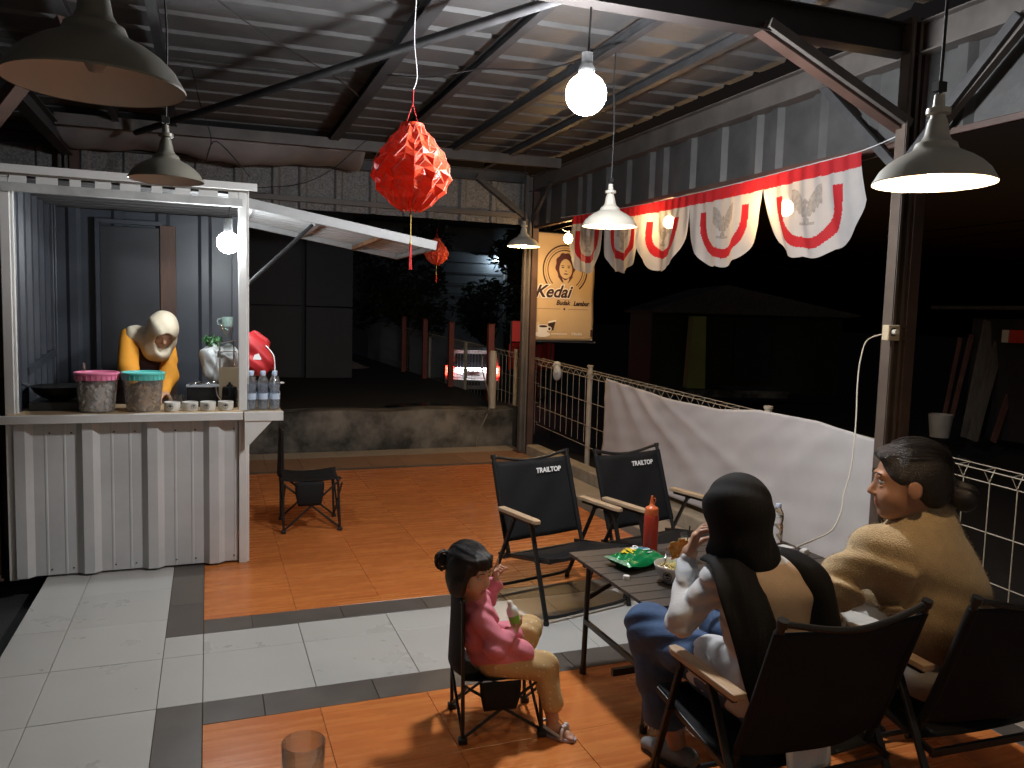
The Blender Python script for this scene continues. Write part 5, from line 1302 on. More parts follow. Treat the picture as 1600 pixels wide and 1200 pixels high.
# iced drink with a straw and a fried cracker beside it
c = (2.088, -.40, T0)
t = thing('iced_drink', 'tall glass of milky iced drink with a black straw on the camp table', 'drink', c)
b = MB(); b.lathe([(0, 0), (.026, 0), (.029, .01), (.036, .13), (.0342, .13), (.0272, .012), (0, .010)], c, 32); build('glass', b, glass, t, smooth=50)
b = MB(); b.lathe([(0, .0125), (.0268, .0135), (.0325, .100), (0, .101)], c, 28); build('milky_drink', b, M('milk tea', (.50, .38, .27), .3), t, smooth=50)
b = MB(); b.cyl((c[0] - .012, c[1], T0 + .03), (c[0] + .006, c[1] - .004, T0 + .165), .0032, n=8); build('straw', b, black_m, t, smooth=50)
crk = M('fried cracker', (.56, .30, .06), .55, var=.22, vs_=45, bump=.3, bs=60)
b = MB(); cc = V(1.615, -1.045, .835)
def crack(u, v):
    a = 2 * PI * u; r = .042 * v * (1 + .06 * math.sin(5 * a) + .07 * math.sin(11 * a) + .05 * math.sin(17 * a + 1)); w_ = .010 * math.sin(3 * a + 6 * v) * v + .005 * math.sin(9 * a + 4) * v
    return (cc[0] + r * math.cos(a), cc[1] + w_ - .3 * r * math.sin(a), cc[2] + r * math.sin(a))
b.grid(crack, 40, 8)
solo('cracker', b, crk, 'golden fried cracker held up in front of the iced drink', 'cracker', tuple(cc), smooth=180, solid=.003)
# water bottle
def water_bottle(c, label, h=.22, group=None, rz=0, pet=pet, water=water):
    t = thing('water_bottle', label, 'bottle', c, rz, group)
    k = h / .22
    prof = [(0, .004), (.020, .0), (.027, .004), (.030, .014), (.0305, .05), (.029, .056), (.0305, .062), (.0305, .098), (.0275, .106), (.0265, .112), (.0285, .120), (.0315, .134), (.0318, .150), (.029, .168), (.022, .184), (.0155, .194), (.0125, .198), (.0125, .206)]
    b = MB(); b.lathe([(r * k, z * k) for r, z in prof], (0, 0, 0), 28); build('bottle_body', b, pet, t, False, smooth=60)
    wl = [(r * k * .965, max(z, .004) * k) for r, z in prof if .003 < z < .150]; wl = [(0, .0055 * k)] + wl + [(.030 * k, .150 * k), (0, .150 * k)]
    b = MB(); b.lathe(wl, (0, 0, 0), 24); build('water', b, water, t, False, smooth=60)
    b = MB(); b.lathe([(.0145 * k, .199 * k), (.0150 * k, .201 * k), (.0150 * k, .219 * k), (.0135 * k, .221 * k), (0, .221 * k)], (0, 0, 0), 22); build('cap', b, cap_m, t, False, smooth=40)
    return t
cap_m = M('pale blue cap', (.46, .54, .70), .4)
lab_m = M('blue bottle label', (.36, .48, .66), .4, c2=(.56, .60, .66), vs_=40)
wb = water_bottle((2.705, -.27, T0), 'clear water bottle with a pale blue cap on the table beside the charger', .20, pet=M('refracting pet plastic', (1, 1, 1), .03, trans=1., ior=1.22), water=real_water)
b = MB(); b.box((2.70, -.475, T0 + .014), (.05, .028, .026), (0, 0, .4)); ch_ = solo('charger', b, plastic_w, 'white phone charger block at the right end of the table', 'charger', (2.70, -.475, T0), bevel=.004)
b = MB(); b.box((2.66, -.39, T0 + .010), (.06, .07, .018), (0, 0, .3)); solo('charging_case', b, plastic_w, 'small white charging case behind the water bottle', 'case', (2.66, -.39, T0), bevel=.006)

# glass at the near edge of the picture on its own stand
c = (.172, -2.148, .848)
t = thing('drinking_glass', 'empty clear drinking glass at the bottom edge near the camera', 'glass', c)
b = MB(); b.lathe([(0, 0), (.028, 0), (.031, .006), (.0335, .05), (.0355, .102), (.0345, .1035), (.0332, .102), (.031, .05), (.0285, .012), (0, .010)], c, 40); build('glass_body', b, clear('tumbler glass', (.99, .995, .995), .10, .9, .03), t, smooth=50)
t = thing('side_stand', 'small round dark stand carrying the drinking glass', 'stand', (.172, -2.20, 0))
b = MB(); b.cyl((.172, -2.20, .828), (.172, -2.20, .846), .15, n=32); build('top', b, wood_top, t, bevel=.003)
for k in range(3):
    q = 2.1 * k + .5; b = MB(); b.cyl((.172 + .06 * math.cos(q), -2.2 + .06 * math.sin(q), .835), (.172 + .17 * math.cos(q), -2.2 + .17 * math.sin(q), 0), .012, n=8); build('leg', b, alu, t)

# ================================================================== things on the kiosk counter
C0 = 1.0005
tub = clear('frosted tub plastic', (.90, .90, .90), .06, .35, .25, .15, (.72, .70, .68))
crisp_w = M('pale prawn crackers', (.70, .64, .58), .6, var=.18, vs_=30, bump=.3, bs=50); crisp_b = M('brown crisps', (.52, .33, .16), .6, var=.35, vs_=25, bump=.3, bs=50)
def bucket(c, label, lidm, fill, seed):
    rnd = random.Random(seed); t = thing('snack_tub', label, 'tub', c, group='lidded snack tubs on the counter')
    b = MB(); b.lathe([(0, .002), (.092, .0), (.096, .004), (.118, .222), (.1165, .222), (.0945, .006), (0, .005)], c, 40); build('tub_wall', b, tub, t, smooth=50)
    b = MB(); b.lathe([(.1195, .196), (.1205, .226), (.126, .230), (.1265, .240), (.122, .243), (.112, .240), (.110, .234), (0, .232)], c, 48)
    for i in range(26):
        q = 2 * PI * i / 26; b.box((c[0] + .1215 * math.cos(q), c[1] + .1215 * math.sin(q), c[2] + .212), (.004, .006, .03), (0, 0, q))
    build('lid', b, lidm, t, smooth=50)
    b = MB()
    for i in range(150):
        z = rnd.uniform(.012, .17); R = .088 + .020 * z / .2 - .012; q = rnd.uniform(0, 2 * PI); r = R * math.sqrt(rnd.uniform(.55, 1)); p = Vector((c[0] + r * math.cos(q), c[1] + r * math.sin(q), c[2] + z)); e = Euler((rnd.uniform(0, 6), rnd.uniform(0, 6), rnd.uniform(0, 6))).to_matrix(); w_ = rnd.uniform(.014, .022)
        vs = [p + e @ Vector((w_ * math.cos(a) * (1 + .2 * math.sin(3 * a)), w_ * .8 * math.sin(a), .007 * math.sin(2 * a))) for a in [2 * PI * k / 7 for k in range(7)]] + [p + e @ Vector((0, 0, .008))]
        b.add(vs, [(k, (k + 1) % 7, 7) for k in range(7)])
    b.lathe([(0, .008), (.072, .008), (.078, .15), (0, .16)], c, 20)
    build('crisps', b, fill, t, smooth=40, kind='stuff')
bucket((-.604, 1.945, C0), 'clear tub of pale crackers with a pink lid on the kiosk counter', M('pink lid', (.62, .17, .28), .32), crisp_w, 3)
bucket((-.348, 1.945, C0), 'clear tub of brown crisps with a teal lid on the kiosk counter', M('teal lid', (.10, .45, .40), .32), crisp_b, 4)
names = ['small white logo bowl right beside the teal lidded tub', 'small white logo bowl second from the teal lidded tub', 'small white logo bowl second from the kiosk corner post', 'small white logo bowl right beside the kiosk corner post']
for i in range(4):
    c = (-.183 + .105 * i, 1.915, C0); t = thing('logo_bowl', names[i], 'bowl', c, group='small white bowls in a row on the counter')
    b = MB(); b.lathe([(0, .004), (.036, .004), (.038, 0), (.041, .0), (.046, .008), (.0475, .03), (.0475, .056), (.045, .057), (.0445, .054), (.0445, .03), (.042, .010), (0, .008)], c, 36); bo = build('bowl_body', b, ceram, t, smooth=50)
    q = (-1.75, -1.15, -1.75, -1.62)[i]; n = Vector((math.cos(q), math.sin(q), 0)); logo(bo, Vector(c) + n * .0478 + Vector((0, 0, .030)), .017, n)
# bottled water on the side shelf
wl_ = ['water bottle on the kiosk side shelf, nearest the corner post, front row', 'water bottle on the kiosk side shelf, middle of the front row', 'water bottle on the kiosk side shelf, front row outer end', 'water bottle in the back row of the shelf next to the post', 'water bottle in the middle of the back row on the side shelf', 'water bottle in the back row at the outer shelf end']
for i in range(6):
    x = .285 + .073 * (i % 3) + .008 * (i // 3); y = 1.905 + .085 * (i // 3)
    wb = water_bottle((x, y, C0), wl_[i], .245, 'water bottles on the kiosk side shelf', .7 * i)
    b = MB(); k = .245 / .22; b.lathe([(.0309 * k, .062 * k), (.0309 * k, .097 * k)], (0, 0, 0), 24); build('label', b, lab_m, wb, False, smooth=60)
# wok with a ladle
t = thing('wok', 'dark steel wok with a ladle on a burner inside the kiosk', 'wok', (-.83, 2.16, C0))
c = (-.83, 2.16, C0 + .05)
b = MB(); b.lathe([(0, 0), (.06, .004), (.11, .022), (.145, .052), (.168, .088), (.171, .090), (.165, .090), (.14, .056), (.105, .028), (.05, .010), (0, .008)], c, 40); build('pan', b, M('dark wok steel', (.05, .05, .05), .3, metal=.8, var=.3, vs_=8), t, smooth=60)
b = MB(); b.box((-.83, 2.16, C0 + .026), (.30, .30, .05)); b.cyl((-.83, 2.16, C0 + .05), (-.83, 2.16, C0 + .058), .07, n=20); build('burner', b, M('burner', (.02, .02, .02), .4), t, bevel=.006)
b = MB(); b.ball((-.76, 2.16, C0 + .09), .03, 14, 8, (1, 1, .4)); b.tube(spline([(-.745, 2.16, C0 + .10), (-.71, 2.15, C0 + .16), (-.70, 2.14, C0 + .27)], 5), .0045, 7); b.cyl((-.70, 2.14, C0 + .20), (-.699, 2.139, C0 + .285), .010, n=8); build('ladle', b, steel_s, t, smooth=60)
for q in (-1, 1):
    b = MB(); b.tube(spline([(c[0] - .165, c[1] - .03 * q * 0 + .03, c[2] + .085), (c[0] - .205, c[1] + .02, c[2] + .10), (c[0] - .205, c[1] - .02, c[2] + .10), (c[0] - .165, c[1] - .03, c[2] + .085)] if q < 0 else [(c[0] + .165, c[1] + .03, c[2] + .085), (c[0] + .205, c[1] + .02, c[2] + .10), (c[0] + .205, c[1] - .02, c[2] + .10), (c[0] + .165, c[1] - .03, c[2] + .085)], 4), .006, 6); build('handle', b, steel_d, t, smooth=60)
# clear jar, black box, kettle, cardboard, bag, dripper
c = (-.165, 2.07, C0); b = MB(); b.lathe([(0, .0), (.040, .0), (.044, .004), (.050, .085), (.048, .085), (.042, .006), (0, .005)], c, 28); solo('clear_jar', b, glass, 'clear plastic jar standing behind the row of small bowls', 'jar', c, smooth=50)
t = thing('black_box', 'black cash box with utensils on top behind the small bowls', 'box', (-.005, 2.16, C0))
b = MB(); b.box((-.005, 2.16, C0 + .064), (.195, .13, .128)); build('box_body', b, M('black lacquer', (.008, .008, .009), .25), t, bevel=.006)
b = MB(); b.box((-.005, 2.16, C0 + .1335), (.205, .14, .010)); build('lid', b, M('grey lid', (.20, .20, .21), .35), t, bevel=.003)
b = MB(); b.tube([(-.04, 2.14, C0 + .145), (.05, 2.12, C0 + .155)], .005, 6); b.ball((.06, 2.12, C0 + .158), .018, 12, 8, (1.2, .8, .5)); b.ball((.03, 2.15, C0 + .152), .014, 12, 8, (1.2, .8, .6)); b.tube([(-.09, 2.11, C0 + .14), (-.02, 2.13, C0 + .165)], .004, 6); build('utensils', b, steel_s, t, smooth=180, kind='stuff')
c = (.160, 2.06, C0)
t = thing('coffee_pot', 'black coffee pot half hidden by the kiosk corner post', 'pot', c)
b = MB(); b.lathe([(0, 0), (.048, 0), (.05, .004), (.047, .12), (.044, .135), (.02, .142), (.02, .15), (.009, .152), (.009, .165), (0, .166)], c, 30); build('pot_body', b, M('black enamel', (.008, .008, .009), .22), t, smooth=45)
b = MB(); b.tube(spline([(c[0] + .044, c[1], C0 + .12), (c[0] + .085, c[1], C0 + .11), (c[0] + .085, c[1], C0 + .05), (c[0] + .046, c[1], C0 + .03)], 5), .006, 7); build('handle', b, steel_s, t, smooth=60)
b = MB(); b.tube(spline([(c[0] - .045, c[1], C0 + .04), (c[0] - .075, c[1], C0 + .08), (c[0] - .085, c[1], C0 + .135)], 5), .006, 7); build('spout', b, steel_s, t, smooth=60)
b = MB(); b.box((.165, 2.20, C0 + .13), (.14, .006, .25), (.12, 0, 0)); solo('cardboard', b, M('brown cardboard', (.17, .125, .075), .8, var=.1), 'brown cardboard sheet standing behind the coffee pot', 'cardboard', (.165, 2.21, C0))
shelf_t = thing('back_counter', 'steel work shelf along the inside back of the kiosk', 'counter', (.05, 2.60, 0))
b = MB(); b.box((.05, 2.62, 1.10), (.30, .40, .025)); build('top', b, steel_s, shelf_t, bevel=.003)
for x in (-.08, .18):
    for y in (2.45, 2.79): b = MB(); b.box((x, y, .545), (.025, .025, 1.085)); build('leg', b, steel_d, shelf_t)
bagw = M('thin white plastic bag', (.68, .70, .70), .4, bump=.3, bs=30, transl=.3)
t = thing('plastic_bag', 'full white plastic bag with green vegetables on top inside the kiosk', 'bag', (.10, 2.50, 1.114))
m_ = sdf_mesh([ell(V(.10, 2.52, 1.235), (.115, .085, .125)), ell(V(.06, 2.50, 1.31), (.085, .07, .085)), ell(V(.165, 2.53, 1.31), (.085, .07, .08))], .006, .03, disp=folds(.007, (60, 46, 30), .4), keep=lambda X, Y, Z: 1.114 - Z)
build('bag_body', m_, bagw, t, smooth=180)
vg = M('green chili leaves', (.07, .19, .07), .45, var=.5, vs_=25); b = MB(); rnd = random.Random(9)
for i in range(60):
    p = Vector((.055 + rnd.gauss(0, .035), 2.48 + rnd.gauss(0, .03), 1.395 + abs(rnd.gauss(0, .025)))); e = Euler((rnd.uniform(0, 6), rnd.uniform(0, 6), rnd.uniform(0, 6))).to_matrix(); vs = [p + e @ Vector(q) for q in ((-.022, 0, 0), (0, .012, .005), (.024, 0, 0), (0, -.012, .005))]; b.add(vs, [(0, 1, 2, 3)])
build('vegetables', b, vg, t, kind='stuff')
c = (.15, 2.42, 1.114)
t = thing('coffee_dripper_stand', 'coffee dripper stand with a glass mug on top inside the kiosk', 'dripper stand', c)
b = MB()
for dx in (-.045, .045): b.cyl((c[0] + dx, c[1] - .03, 1.114), (c[0] + dx, c[1] - .03, 1.43), .005, n=8)
b.tube([(c[0] - .075, c[1] - .03, 1.43), (c[0] - .055, c[1] - .03, 1.405), (c[0] + .06, c[1] - .03, 1.43)], .004, 6); b.box((c[0], c[1] - .03, 1.35), (.12, .06, .006)); build('stand', b, M('chrome', (.7, .7, .7), .15, metal=1.), t, smooth=50, kind='stuff')
b = MB(); b.lathe([(.006, 0), (.012, .02), (.036, .065), (.040, .09), (.038, .09), (.010, .02)], (c[0] + .005, c[1] - .03, 1.43), 24); build('dripper', b, glass, t, smooth=50)
b = MB(); cm = (c[0] + .005, c[1] - .03, 1.521); b.lathe([(0, 0), (.036, 0), (.038, .003), (.038, .068), (.0355, .068), (.0355, .008), (0, .007)], cm, 26); b.tube(spline([(cm[0] - .036, cm[1], cm[2] + .056), (cm[0] - .062, cm[1], cm[2] + .05), (cm[0] - .062, cm[1], cm[2] + .02), (cm[0] - .036, cm[1], cm[2] + .012)], 5), .005, 7); build('mug', b, clear('pale green glass', (.86, .95, .92), .14, .6, .05, .22, (.7, .85, .8)), t, smooth=50)
# red bag hung outside the kiosk
t = thing('red_bag', 'red cloth bag with a white badge hanging behind the shelf bottles', 'bag', (.34, 2.28, 1.27))
m_ = sdf_mesh([ell(V(.33, 2.30, 1.36), (.11, .07, .11)), ell(V(.36, 2.28, 1.28), (.10, .07, .09)), ell(V(.30, 2.31, 1.44), (.06, .05, .06))], .0065, .03, disp=folds(.008, (40, 26, 46), .5))
rb = build('bag_body', m_, M('red nylon', (.42, .018, .022), .55, var=.15, vs_=12), t, smooth=180)
b = MB(); b.add([(.345 + dx, 2.222, 1.325 + dz) for dx, dz in ((-.03, -.018), (.02, -.022), (.032, .008), (.005, .022), (-.022, .012))], [(0, 1, 2, 3, 4)]); build('badge', b, let_w, rb, solid=.003)
b = MB(); b.tube(spline([(.27, 2.30, 1.47), (.262, 2.30, 1.56), (.258, 2.30, 1.60)], 4), .006, 6); b.tube(spline([(.40, 2.25, 1.40), (.45, 2.22, 1.33), (.455, 2.2, 1.22), (.44, 2.15, 1.02)], 5), .004, 6); build('strap', b, let_w, t, smooth=60, kind='stuff')
b = MB(); b.ball((.475, 2.0, 1.165), .022, 14, 8, (1.3, .9, .35)); b.tube([(.46, 2.0, 1.165), (.43, 2.02, 1.10), (.425, 2.03, 1.001)], .004, 6)
solo('serving_spoon', b, plastic_w, 'white plastic spoon sticking out beside the shelf bottles', 'spoon', (.43, 2.02, C0), smooth=60)
# ================================================================== beyond the canopy, in the dark
rust_red = M('red rusty post paint', (.23, .060, .045), .6, var=.3, vs_=6)
pvc = M('cream pvc pipe', (.40, .36, .30), .5, var=.12)
b = MB(); b.cyl((3.41, 6.02, .462), (3.41, 6.02, 1.17), .050, n=18); b.cyl((3.41, 6.02, 1.17), (3.41, 6.02, 1.195), .042, n=18)
solo('pipe_post', b, pvc, 'cream plastic pipe standing upright on the retaining wall', 'pipe', (3.41, 6.02, .462), smooth=40)
b = MB(); b.tube(spline([(3.30, 6.1, 1.12), (3.28, 6.05, .95), (3.36, 5.98, .60), (3.30, 5.88, .40), (3.18, 5.865, .16), (3.14, 5.80, .012)], 6), .009, 7)
solo('hose', b, M('grey hose', (.16, .14, .12), .5), 'thin grey hose drooping over the retaining wall by the pipe', 'hose', (3.14, 5.8, 0), smooth=60)
rp = ['red rusty fence post on the raised ground, nearest the pipe', 'red rusty fence post on the raised ground, second from the pipe', 'red rusty fence post on the raised ground, third from the pipe', 'red rusty fence post on the raised ground, farthest from the pipe']
for (x, y, h), lb in zip(((3.72, 7.0, 1.06), (3.74, 9.0, 1.05), (3.72, 10.6, 1.08), (3.70, 12.2, 1.10)), rp):
    b = MB(); b.box((x, y, .45 + h / 2), (.085, .085, h)); b.box((x, y, .45 + h + .006), (.10, .10, .012))
    solo('fence_post', b, rust_red, lb, 'post', (x, y, .45), group='red posts on the raised ground', bevel=.006)
far = thing('mesh_fence', 'dim welded mesh fence running on beyond the far post along the street', 'fence', (3.9, 9, .2))
b = MB(); b.tube([(3.83, 5.6, .18), (3.83, 5.6, 1.07), (3.79, 5.603, 1.13), (3.87, 5.604, 1.14)], .003, 4); w0 = build('fence_wire', b, fw, far)
for k in range(1, 64):
    o = dup(w0, (.0, .15 * k, .004 * k), far); o.name = 'fence_wire'
for dz in (1.07, 1.13, .82, .58, .34): b = MB(); b.tube([(3.83, 5.5, dz), (3.83, 15.2, dz + .26)], .004, 4); build('fence_rail_wire', b, fw, far)
for y in (6.4, 8.6, 10.8): b = MB(); b.cyl((3.87, y, .1), (3.87, y, 1.2), .028, n=10); build('fence_post', b, fpm, far, smooth=40)
m_ = sdf_mesh([ell(V(3.72, 4.72, 1.03), (.04, .075, .10)), ell(V(3.72, 4.74, 1.11), (.02, .06, .03))], .007, .02, disp=folds(.008, (40, 40, 50), .4))
solo('hung_plastic_bag', m_, bagw, 'small crumpled white plastic bag tied to the mesh fence', 'bag', (3.72, 4.72, .93), smooth=180)
b = MB()
def heap(u, v):
    a = 2 * PI * u; r = v; return (4.0 * 0 + 2.63 + .62 * r * math.cos(a), 13.4 + .5 * r * math.sin(a), .452 + .13 * (1 - r ** 1.6) * (1 + .4 * math.sin(3 * a + 5 * r)))
b.grid(heap, 26, 7); solo('sand_heap', b, M('pale sand sack', (.30, .28, .26), .8, var=.3, vs_=9, bump=.3, bs=30), 'pale low heap lying on the dark raised ground', 'heap', (2.63, 13.4, .45), smooth=180)
# dark building behind the kiosk
bw_ = M('dim grey wall panel', (.05, .05, .057), .7, var=.15, vs_=2, bump=.1, bs=14)
bd = thing('back_building', 'dim grey panelled building on the raised ground behind the kiosk', 'building', (1.0, 11.6, .45))
for x0, x1 in ((-3.2, -1.9), (-1.9, -.6), (-.6, .35), (.35, 1.56), (1.60, 2.42)):
    for z0, z1 in ((.45, 1.7), (1.7, 2.95), (2.95, 5.2)):
        b = MB(); b.box(((x0 + x1) / 2, 10.75 - (.10 if x0 > 1.5 else 0), (z0 + z1) / 2), (x1 - x0 - .02, .06, z1 - z0 - .02)); build('wall_panel', b, bw_, bd, bevel=.006)
b = MB(); b.box((-.4, 12.6, 2.82), (5.55, 3.55, 4.74)); build('wall_core', b, bw_, bd)
b = MB(); b.box((-.4, 12.5, 5.27), (6.2, 4.6, .12)); build('roof', b, steel_d, bd)
# white hatchback driving away
ct = thing('parked_car', 'white hatchback seen from behind with glowing red tail lights on the street', 'car', (7.35, 18.8, -.86), math.radians(-20))
car_w = M('white car paint', (.62, .62, .62), .3, coat=.6); car_g = M('dark car glass', (.012, .012, .015), .08); tyre = M('tyre rubber', (.012, .012, .012), .7)
red_l = M('tail lamp red', (.5, .01, .01), .3, emit=(1., .035, .02), es=16.); red_h = M('tail lamp core', (.6, .1, .08), .3, emit=(1., .25, .16), es=40.); glow_l = M('added rear glow', (.9, .9, .9), .4, emit=(.95, .97, 1.), es=60.)
prof = [(0, .28), (0, .62), (.03, .78), (.10, .86), (.20, 1.22), (.34, 1.42), (.70, 1.49), (1.6, 1.48), (2.2, 1.30), (2.75, .98), (3.55, .86), (3.72, .66), (3.74, .30)]
def side(w_of):
    b = MB(); n = len(prof); vs = []
    for sx, k in ((-1, 1), (-.86, 0), (.86, 0), (1, 1)):
        for y, z in prof:
            nar = 1 - .16 * max(0, (z - .85)) / .6; vs.append((sx * .80 * nar, y + (.05 if k and y < .3 else 0), z - (.03 if k and z > 1.3 else 0)))
    for a in range(3):
        for i in range(n - 1): b.add([vs[a * n + i], vs[(a + 1) * n + i], vs[(a + 1) * n + i + 1], vs[a * n + i + 1]], [(0, 1, 2, 3)])
    for a in (0, 3): b.add([vs[a * n + i] for i in range(n)], [tuple(range(n))])
    b.add([vs[0], vs[n], vs[2 * n], vs[3 * n], vs[4 * n - 1], vs[3 * n - 1], vs[2 * n - 1], vs[n - 1]], [tuple(range(8))])
    return b
build('body', side(1), car_w, ct, False, smooth=35)
b = MB(); b.box((0, -.035, .45), (1.56, .12, .26)); bp_ = build('bumper', b, car_w, ct, False, bevel=.03)
b = MB(); b.box((0, -.10, .46), (.46, .01, .13)); build('number_plate', b, M('plate', (.05, .05, .05), .4), bp_, False)
b = MB(); b.add([(-.60, .085, .90), (.60, .085, .90), (.52, .225, 1.32), (-.52, .225, 1.32)], [(0, 1, 2, 3)]); build('rear_window', b, car_g, ct, False, solid=.012)
b = MB(); b.box((0, .17, 1.44), (1.1, .28, .03), (.1, 0, 0)); build('spoiler', b, car_w, ct, False, bevel=.01)
b = MB(); b.box((0, -.005, .82), (.5, .05, .03)); build('plate_garnish', b, car_w, ct, False)
b = MB(); b.box((0, -.05, .90), (1.0, .03, .014)); build('added_rear_glow', b, glow_l, ct, False)  # glowing bar added to brighten the white rear, not a real lamp
for s_ in (-1, 1):
    b = MB(); b.box((s_ * .68, .02, .82), (.24, .12, .28)); tl = build('tail_light', b, red_l, ct, False, bevel=.03)
    b = MB(); b.box((s_ * .68, -.045, .84), (.14, .01, .14)); build('lamp_core', b, red_h, tl, False)
    for y in (.62, 3.05):
        b = MB(); b.cyl((s_ * .78, y, .30), (s_ * .60, y, .30), .30, n=24); wl__ = build('wheel', b, tyre, ct, False, smooth=40)
        b = MB(); b.cyl((s_ * .79, y, .30), (s_ * .775, y, .30), .19, n=16); build('rim', b, steel_s, wl__, False)
# red shop banners across the street
rb_ = M('red banner cloth', (.50, .035, .03), .6, var=.15, vs_=8)
t = thing('street_sign', 'plain red sign board glimpsed left of the far steel post', 'sign', (4.72, 8.15, 0))
b = MB(); b.box((4.66, 8.17, 1.40), (.34, .03, .32)); build('board', b, M('red sign board', (.55, .05, .045), .6, emit=(.9, .08, .06), es=.16), t, bevel=.004)  # weak red emission in the board's material makes it look lit
b = MB(); b.grid(lambda u, v: (4.46 + .78 * u, 8.22 + .03 * math.sin(16 * u), 1.20 - .42 * v + .02 * math.sin(9 * u)), 24, 6); build('skirt', b, rb_, t, smooth=180, solid=.004)
for x in (4.50, 5.2): b = MB(); b.cyl((x, 8.25, -.4), (x, 8.25, 1.56), .02, n=8); build('pole', b, steel_d, t)
# house with the lit lamp far off
t = thing('far_house', 'distant house wall lit by one bright lamp above the street', 'house', (10.8, 27.2, -.9))
fx, fy = 10.9, 26.9
wm_ = M('pale far wall', (.32, .36, .40), .8, var=.12, vs_=2)
b = MB(); b.box((fx - 2.3, fy + 2.2, 2.0), (5.6, 4.0, 6.2)); build('wall', b, wm_, t)
b = MB(); b.box((fx - 2.3, fy + 2.0, 5.2), (6.2, 4.6, .2)); build('roof', b, steel_d, t)
b = MB(); b.box((fx + .46, fy + .10, 3.0), (.10, .14, 4.0)); build('corner_pillar', b, white_paint, t)
b = MB(); b.box((fx - .35, fy - .02, 4.02), (.9, .5, .06)); cn = build('canopy_board', b, steel_d, t)
b = MB(); b.ball((fx + .02, fy - .10, 3.82), .12, 14, 8); build('wall_lamp', b, M('far lamp', (.9, .9, .9), .4, emit=(.75, .90, 1.), es=34.), cn, smooth=180)
for k in range(6): b = MB(); b.box((fx - 2.2, fy + .17, 2.0 + .42 * k), (5.2, .02, .02)); build('wall_batten', b, steel_d, t)
# house with the green pillar
t = thing('green_house', 'dark low house with a pale green pillar and tiled roof across the street', 'house', (10.9, 12.0, 0))
gp_ = M('pale green pillar paint', (.34, .40, .13), .7, var=.1, vs_=3); gw = M('olive house wall', (.03, .033, .022), .8, var=.2, vs_=2)
b = MB(); b.prism([(-.20, 0), (.22, 0), (.17, 1.62), (-.14, 1.62)], .34, frame((10.25, 11.75, .12), (.95, -.31, 0), (0, 0, 1))); build('pillar', b, gp_, t, bevel=.01)
b = MB(); b.box((12.3, 13.2, .95), (4.6, 2.4, 2.0), (0, 0, -.3)); build('wall', b, gw, t)
b = MB(); T_ = frame((9.3, 12.1, 1.80), (.95, -.31, 0), (0, 0, 1)); b.prism([(0, .05), (.1, 0), (4.6, 0), (4.9, .05), (1.75, .66)], 3.2, T_ @ Matrix.Translation((0, 0, -3.2))); build('roof', b, M('dim roof tiles', (.10, .095, .085), .8, var=.3, vs_=14, bump=.3, bs=30), t)
b = MB(); b.box((10.5, 11.6, .06), (3.4, 1.2, .16), (0, 0, -.3)); build('porch_step', b, concrete, t, bevel=.01)
b = MB(); b.box((12.0, 11.9, 1.0), (.9, .06, 1.5), (0, 0, -.3)); build('door', b, door_sheet, t)
# stall with leaning planks at the right
t = thing('street_stall', 'dark street stall with pale planks leaning on its side at the right edge', 'stall', (10.9, 4.9, 0))
pk = M('pale weathered plank', (.15, .13, .11), .8, var=.3, vs_=4, stretch=(6, 6, 1)); pk2 = M('red brown plank', (.15, .07, .055), .8, var=.3, vs_=5)
for i, (x, y, w_, h_, l_, m_) in enumerate(((10.65, 5.02, .30, 1.75, .20, pk), (10.55, 4.90, .16, 1.45, .42, pk), (10.42, 5.22, .07, 1.55, .30, pk2), (10.40, 5.32, .06, 1.50, .12, pk2), (10.75, 4.72, .09, 1.25, .55, pk2))):
    b = MB(); b.bar((x, y, .0), (x + .35 + l_ * .5, y + .12, h_), w_, .02, (.3, 1, 0)); build('plank', b, m_, t)
b = MB(); b.box((11.6, 4.5, .9), (1.1, 1.9, 1.8)); build('stall_body', b, door_sheet, t, bevel=.01)
b = MB(); b.box((11.4, 4.4, 1.95), (2.0, 2.5, .05)); build('stall_roof', b, steel_d, t)
b = MB(); b.box((10.78, 4.28, 1.55), (.04, .7, .18)); build('red_board', b, rb_, t); b = MB(); b.box((10.76, 4.66, 1.55), (.04, .10, .18)); build('white_board', b, white_paint, t)
c = (10.15, 5.12, .03); b = MB(); b.lathe([(0, 0), (.13, 0), (.17, .34), (.165, .34), (.125, .01)], c, 20); solo('bucket', b, M('white paint bucket', (.44, .43, .41), .5, var=.15), 'white paint bucket standing before the leaning planks', 'bucket', c, smooth=40)
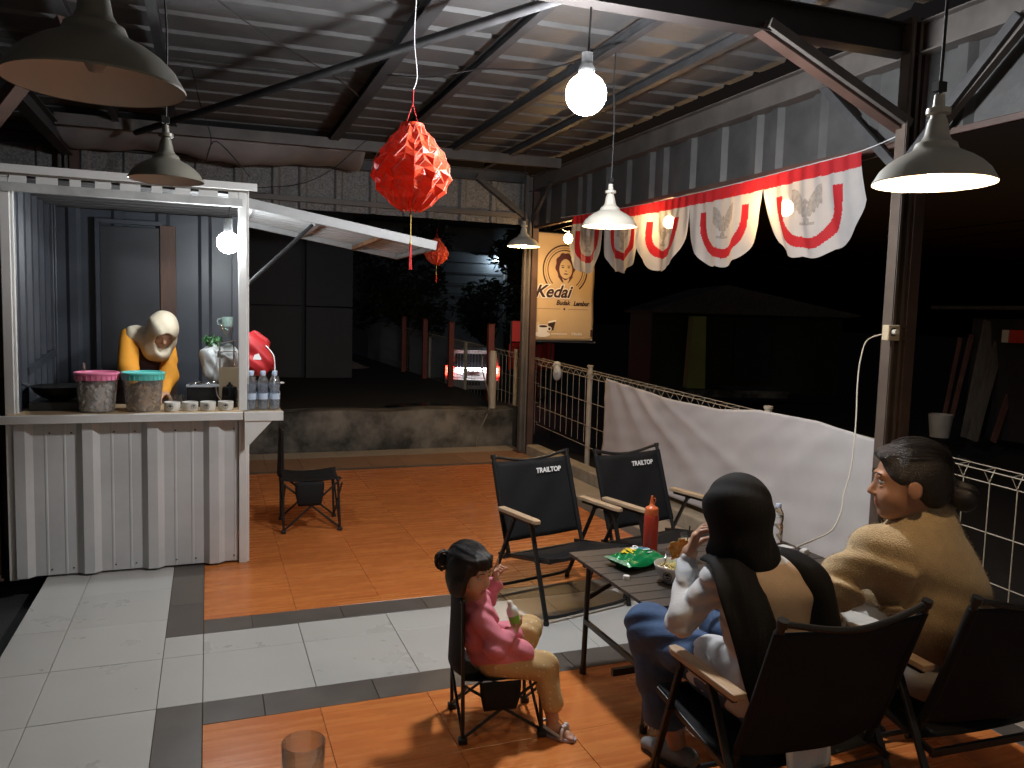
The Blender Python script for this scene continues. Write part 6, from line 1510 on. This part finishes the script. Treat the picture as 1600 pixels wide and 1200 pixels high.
# utility pole and trees
t = thing('utility_pole', 'thin dark utility pole with cables standing beyond the street', 'pole', (8.2, 15.5, -.3))
b = MB(); b.cyl((8.2, 15.5, -.5), (8.2, 15.5, 6.5), .11, .08, n=10); build('pole_shaft', b, concrete, t, smooth=40)
for k in range(4):
    b = MB(); b.tube([(8.2, 15.5, 4.6 - .25 * k), (14, 13, 3.6 - .2 * k), (22, 9.5, 4.8 - .25 * k)], .012, 5); build('cable', b, cable_m, t)
leafm = M('night foliage', (.045, .075, .028), .6, var=.5, vs_=3, transl=.2); bark = M('bark', (.05, .04, .03), .9, bump=.4, bs=20)
def tree(x, y, h, r, label, seed, nl=2600):
    rnd = random.Random(seed); z0 = tz(x, y) if not (x < 3.8 and y > 5.9) else .45; t = thing('tree', label, 'tree', (x, y, z0))
    b = MB(); b.tube(spline([(x, y, z0 - .1), (x + .1, y, z0 + h * .35), (x - .05, y + .1, z0 + h * .7)], 5), [.16 * (1 - i / 14) for i in range(11)], 8)
    for k in range(6):
        q = k * 1.05 + rnd.random(); s = Vector((x + .03, y + .03, z0 + h * (.35 + .05 * k))); b.tube(spline([s, s + Vector((math.cos(q), math.sin(q), .5)) * r * .4, s + Vector((math.cos(q), math.sin(q), .9)) * r * .75], 4), [.06 * (1 - i / 10) for i in range(9)], 6)
    build('trunk', b, bark, t, smooth=60)
    cl = [(Vector((x + rnd.gauss(0, r * .45), y + rnd.gauss(0, r * .45), z0 + h * .7 + rnd.gauss(0, h * .16))), rnd.uniform(.25, .5) * r) for _ in range(14)]
    b = MB()
    for i in range(nl):
        c, R = rnd.choice(cl); d = Vector((rnd.gauss(0, 1), rnd.gauss(0, 1), rnd.gauss(0, 1))).normalized(); p = c + d * R * rnd.random() ** .4; a = Vector((rnd.gauss(0, 1), rnd.gauss(0, 1), rnd.gauss(0, .6))).normalized(); e = a.orthogonal().normalized(); L = rnd.uniform(.09, .18)
        b.add([p - a * L, p + e * L * .4, p + a * L, p - e * L * .4], [(0, 1, 2, 3)])
    build('crown', b, leafm, t)
tree(9.9, 25.2, 3.6, 1.3, 'leafy tree silhouetted just below the distant lamp', 5)
tree(5.9, 21.5, 5.0, 1.7, 'dark tree beyond the raised ground behind the small lantern', 6)
tree(9.4, 18.6, 5.2, 1.6, 'dark bushy tree beyond the shop banner across the street', 8)
bpy.context.view_layer.update()
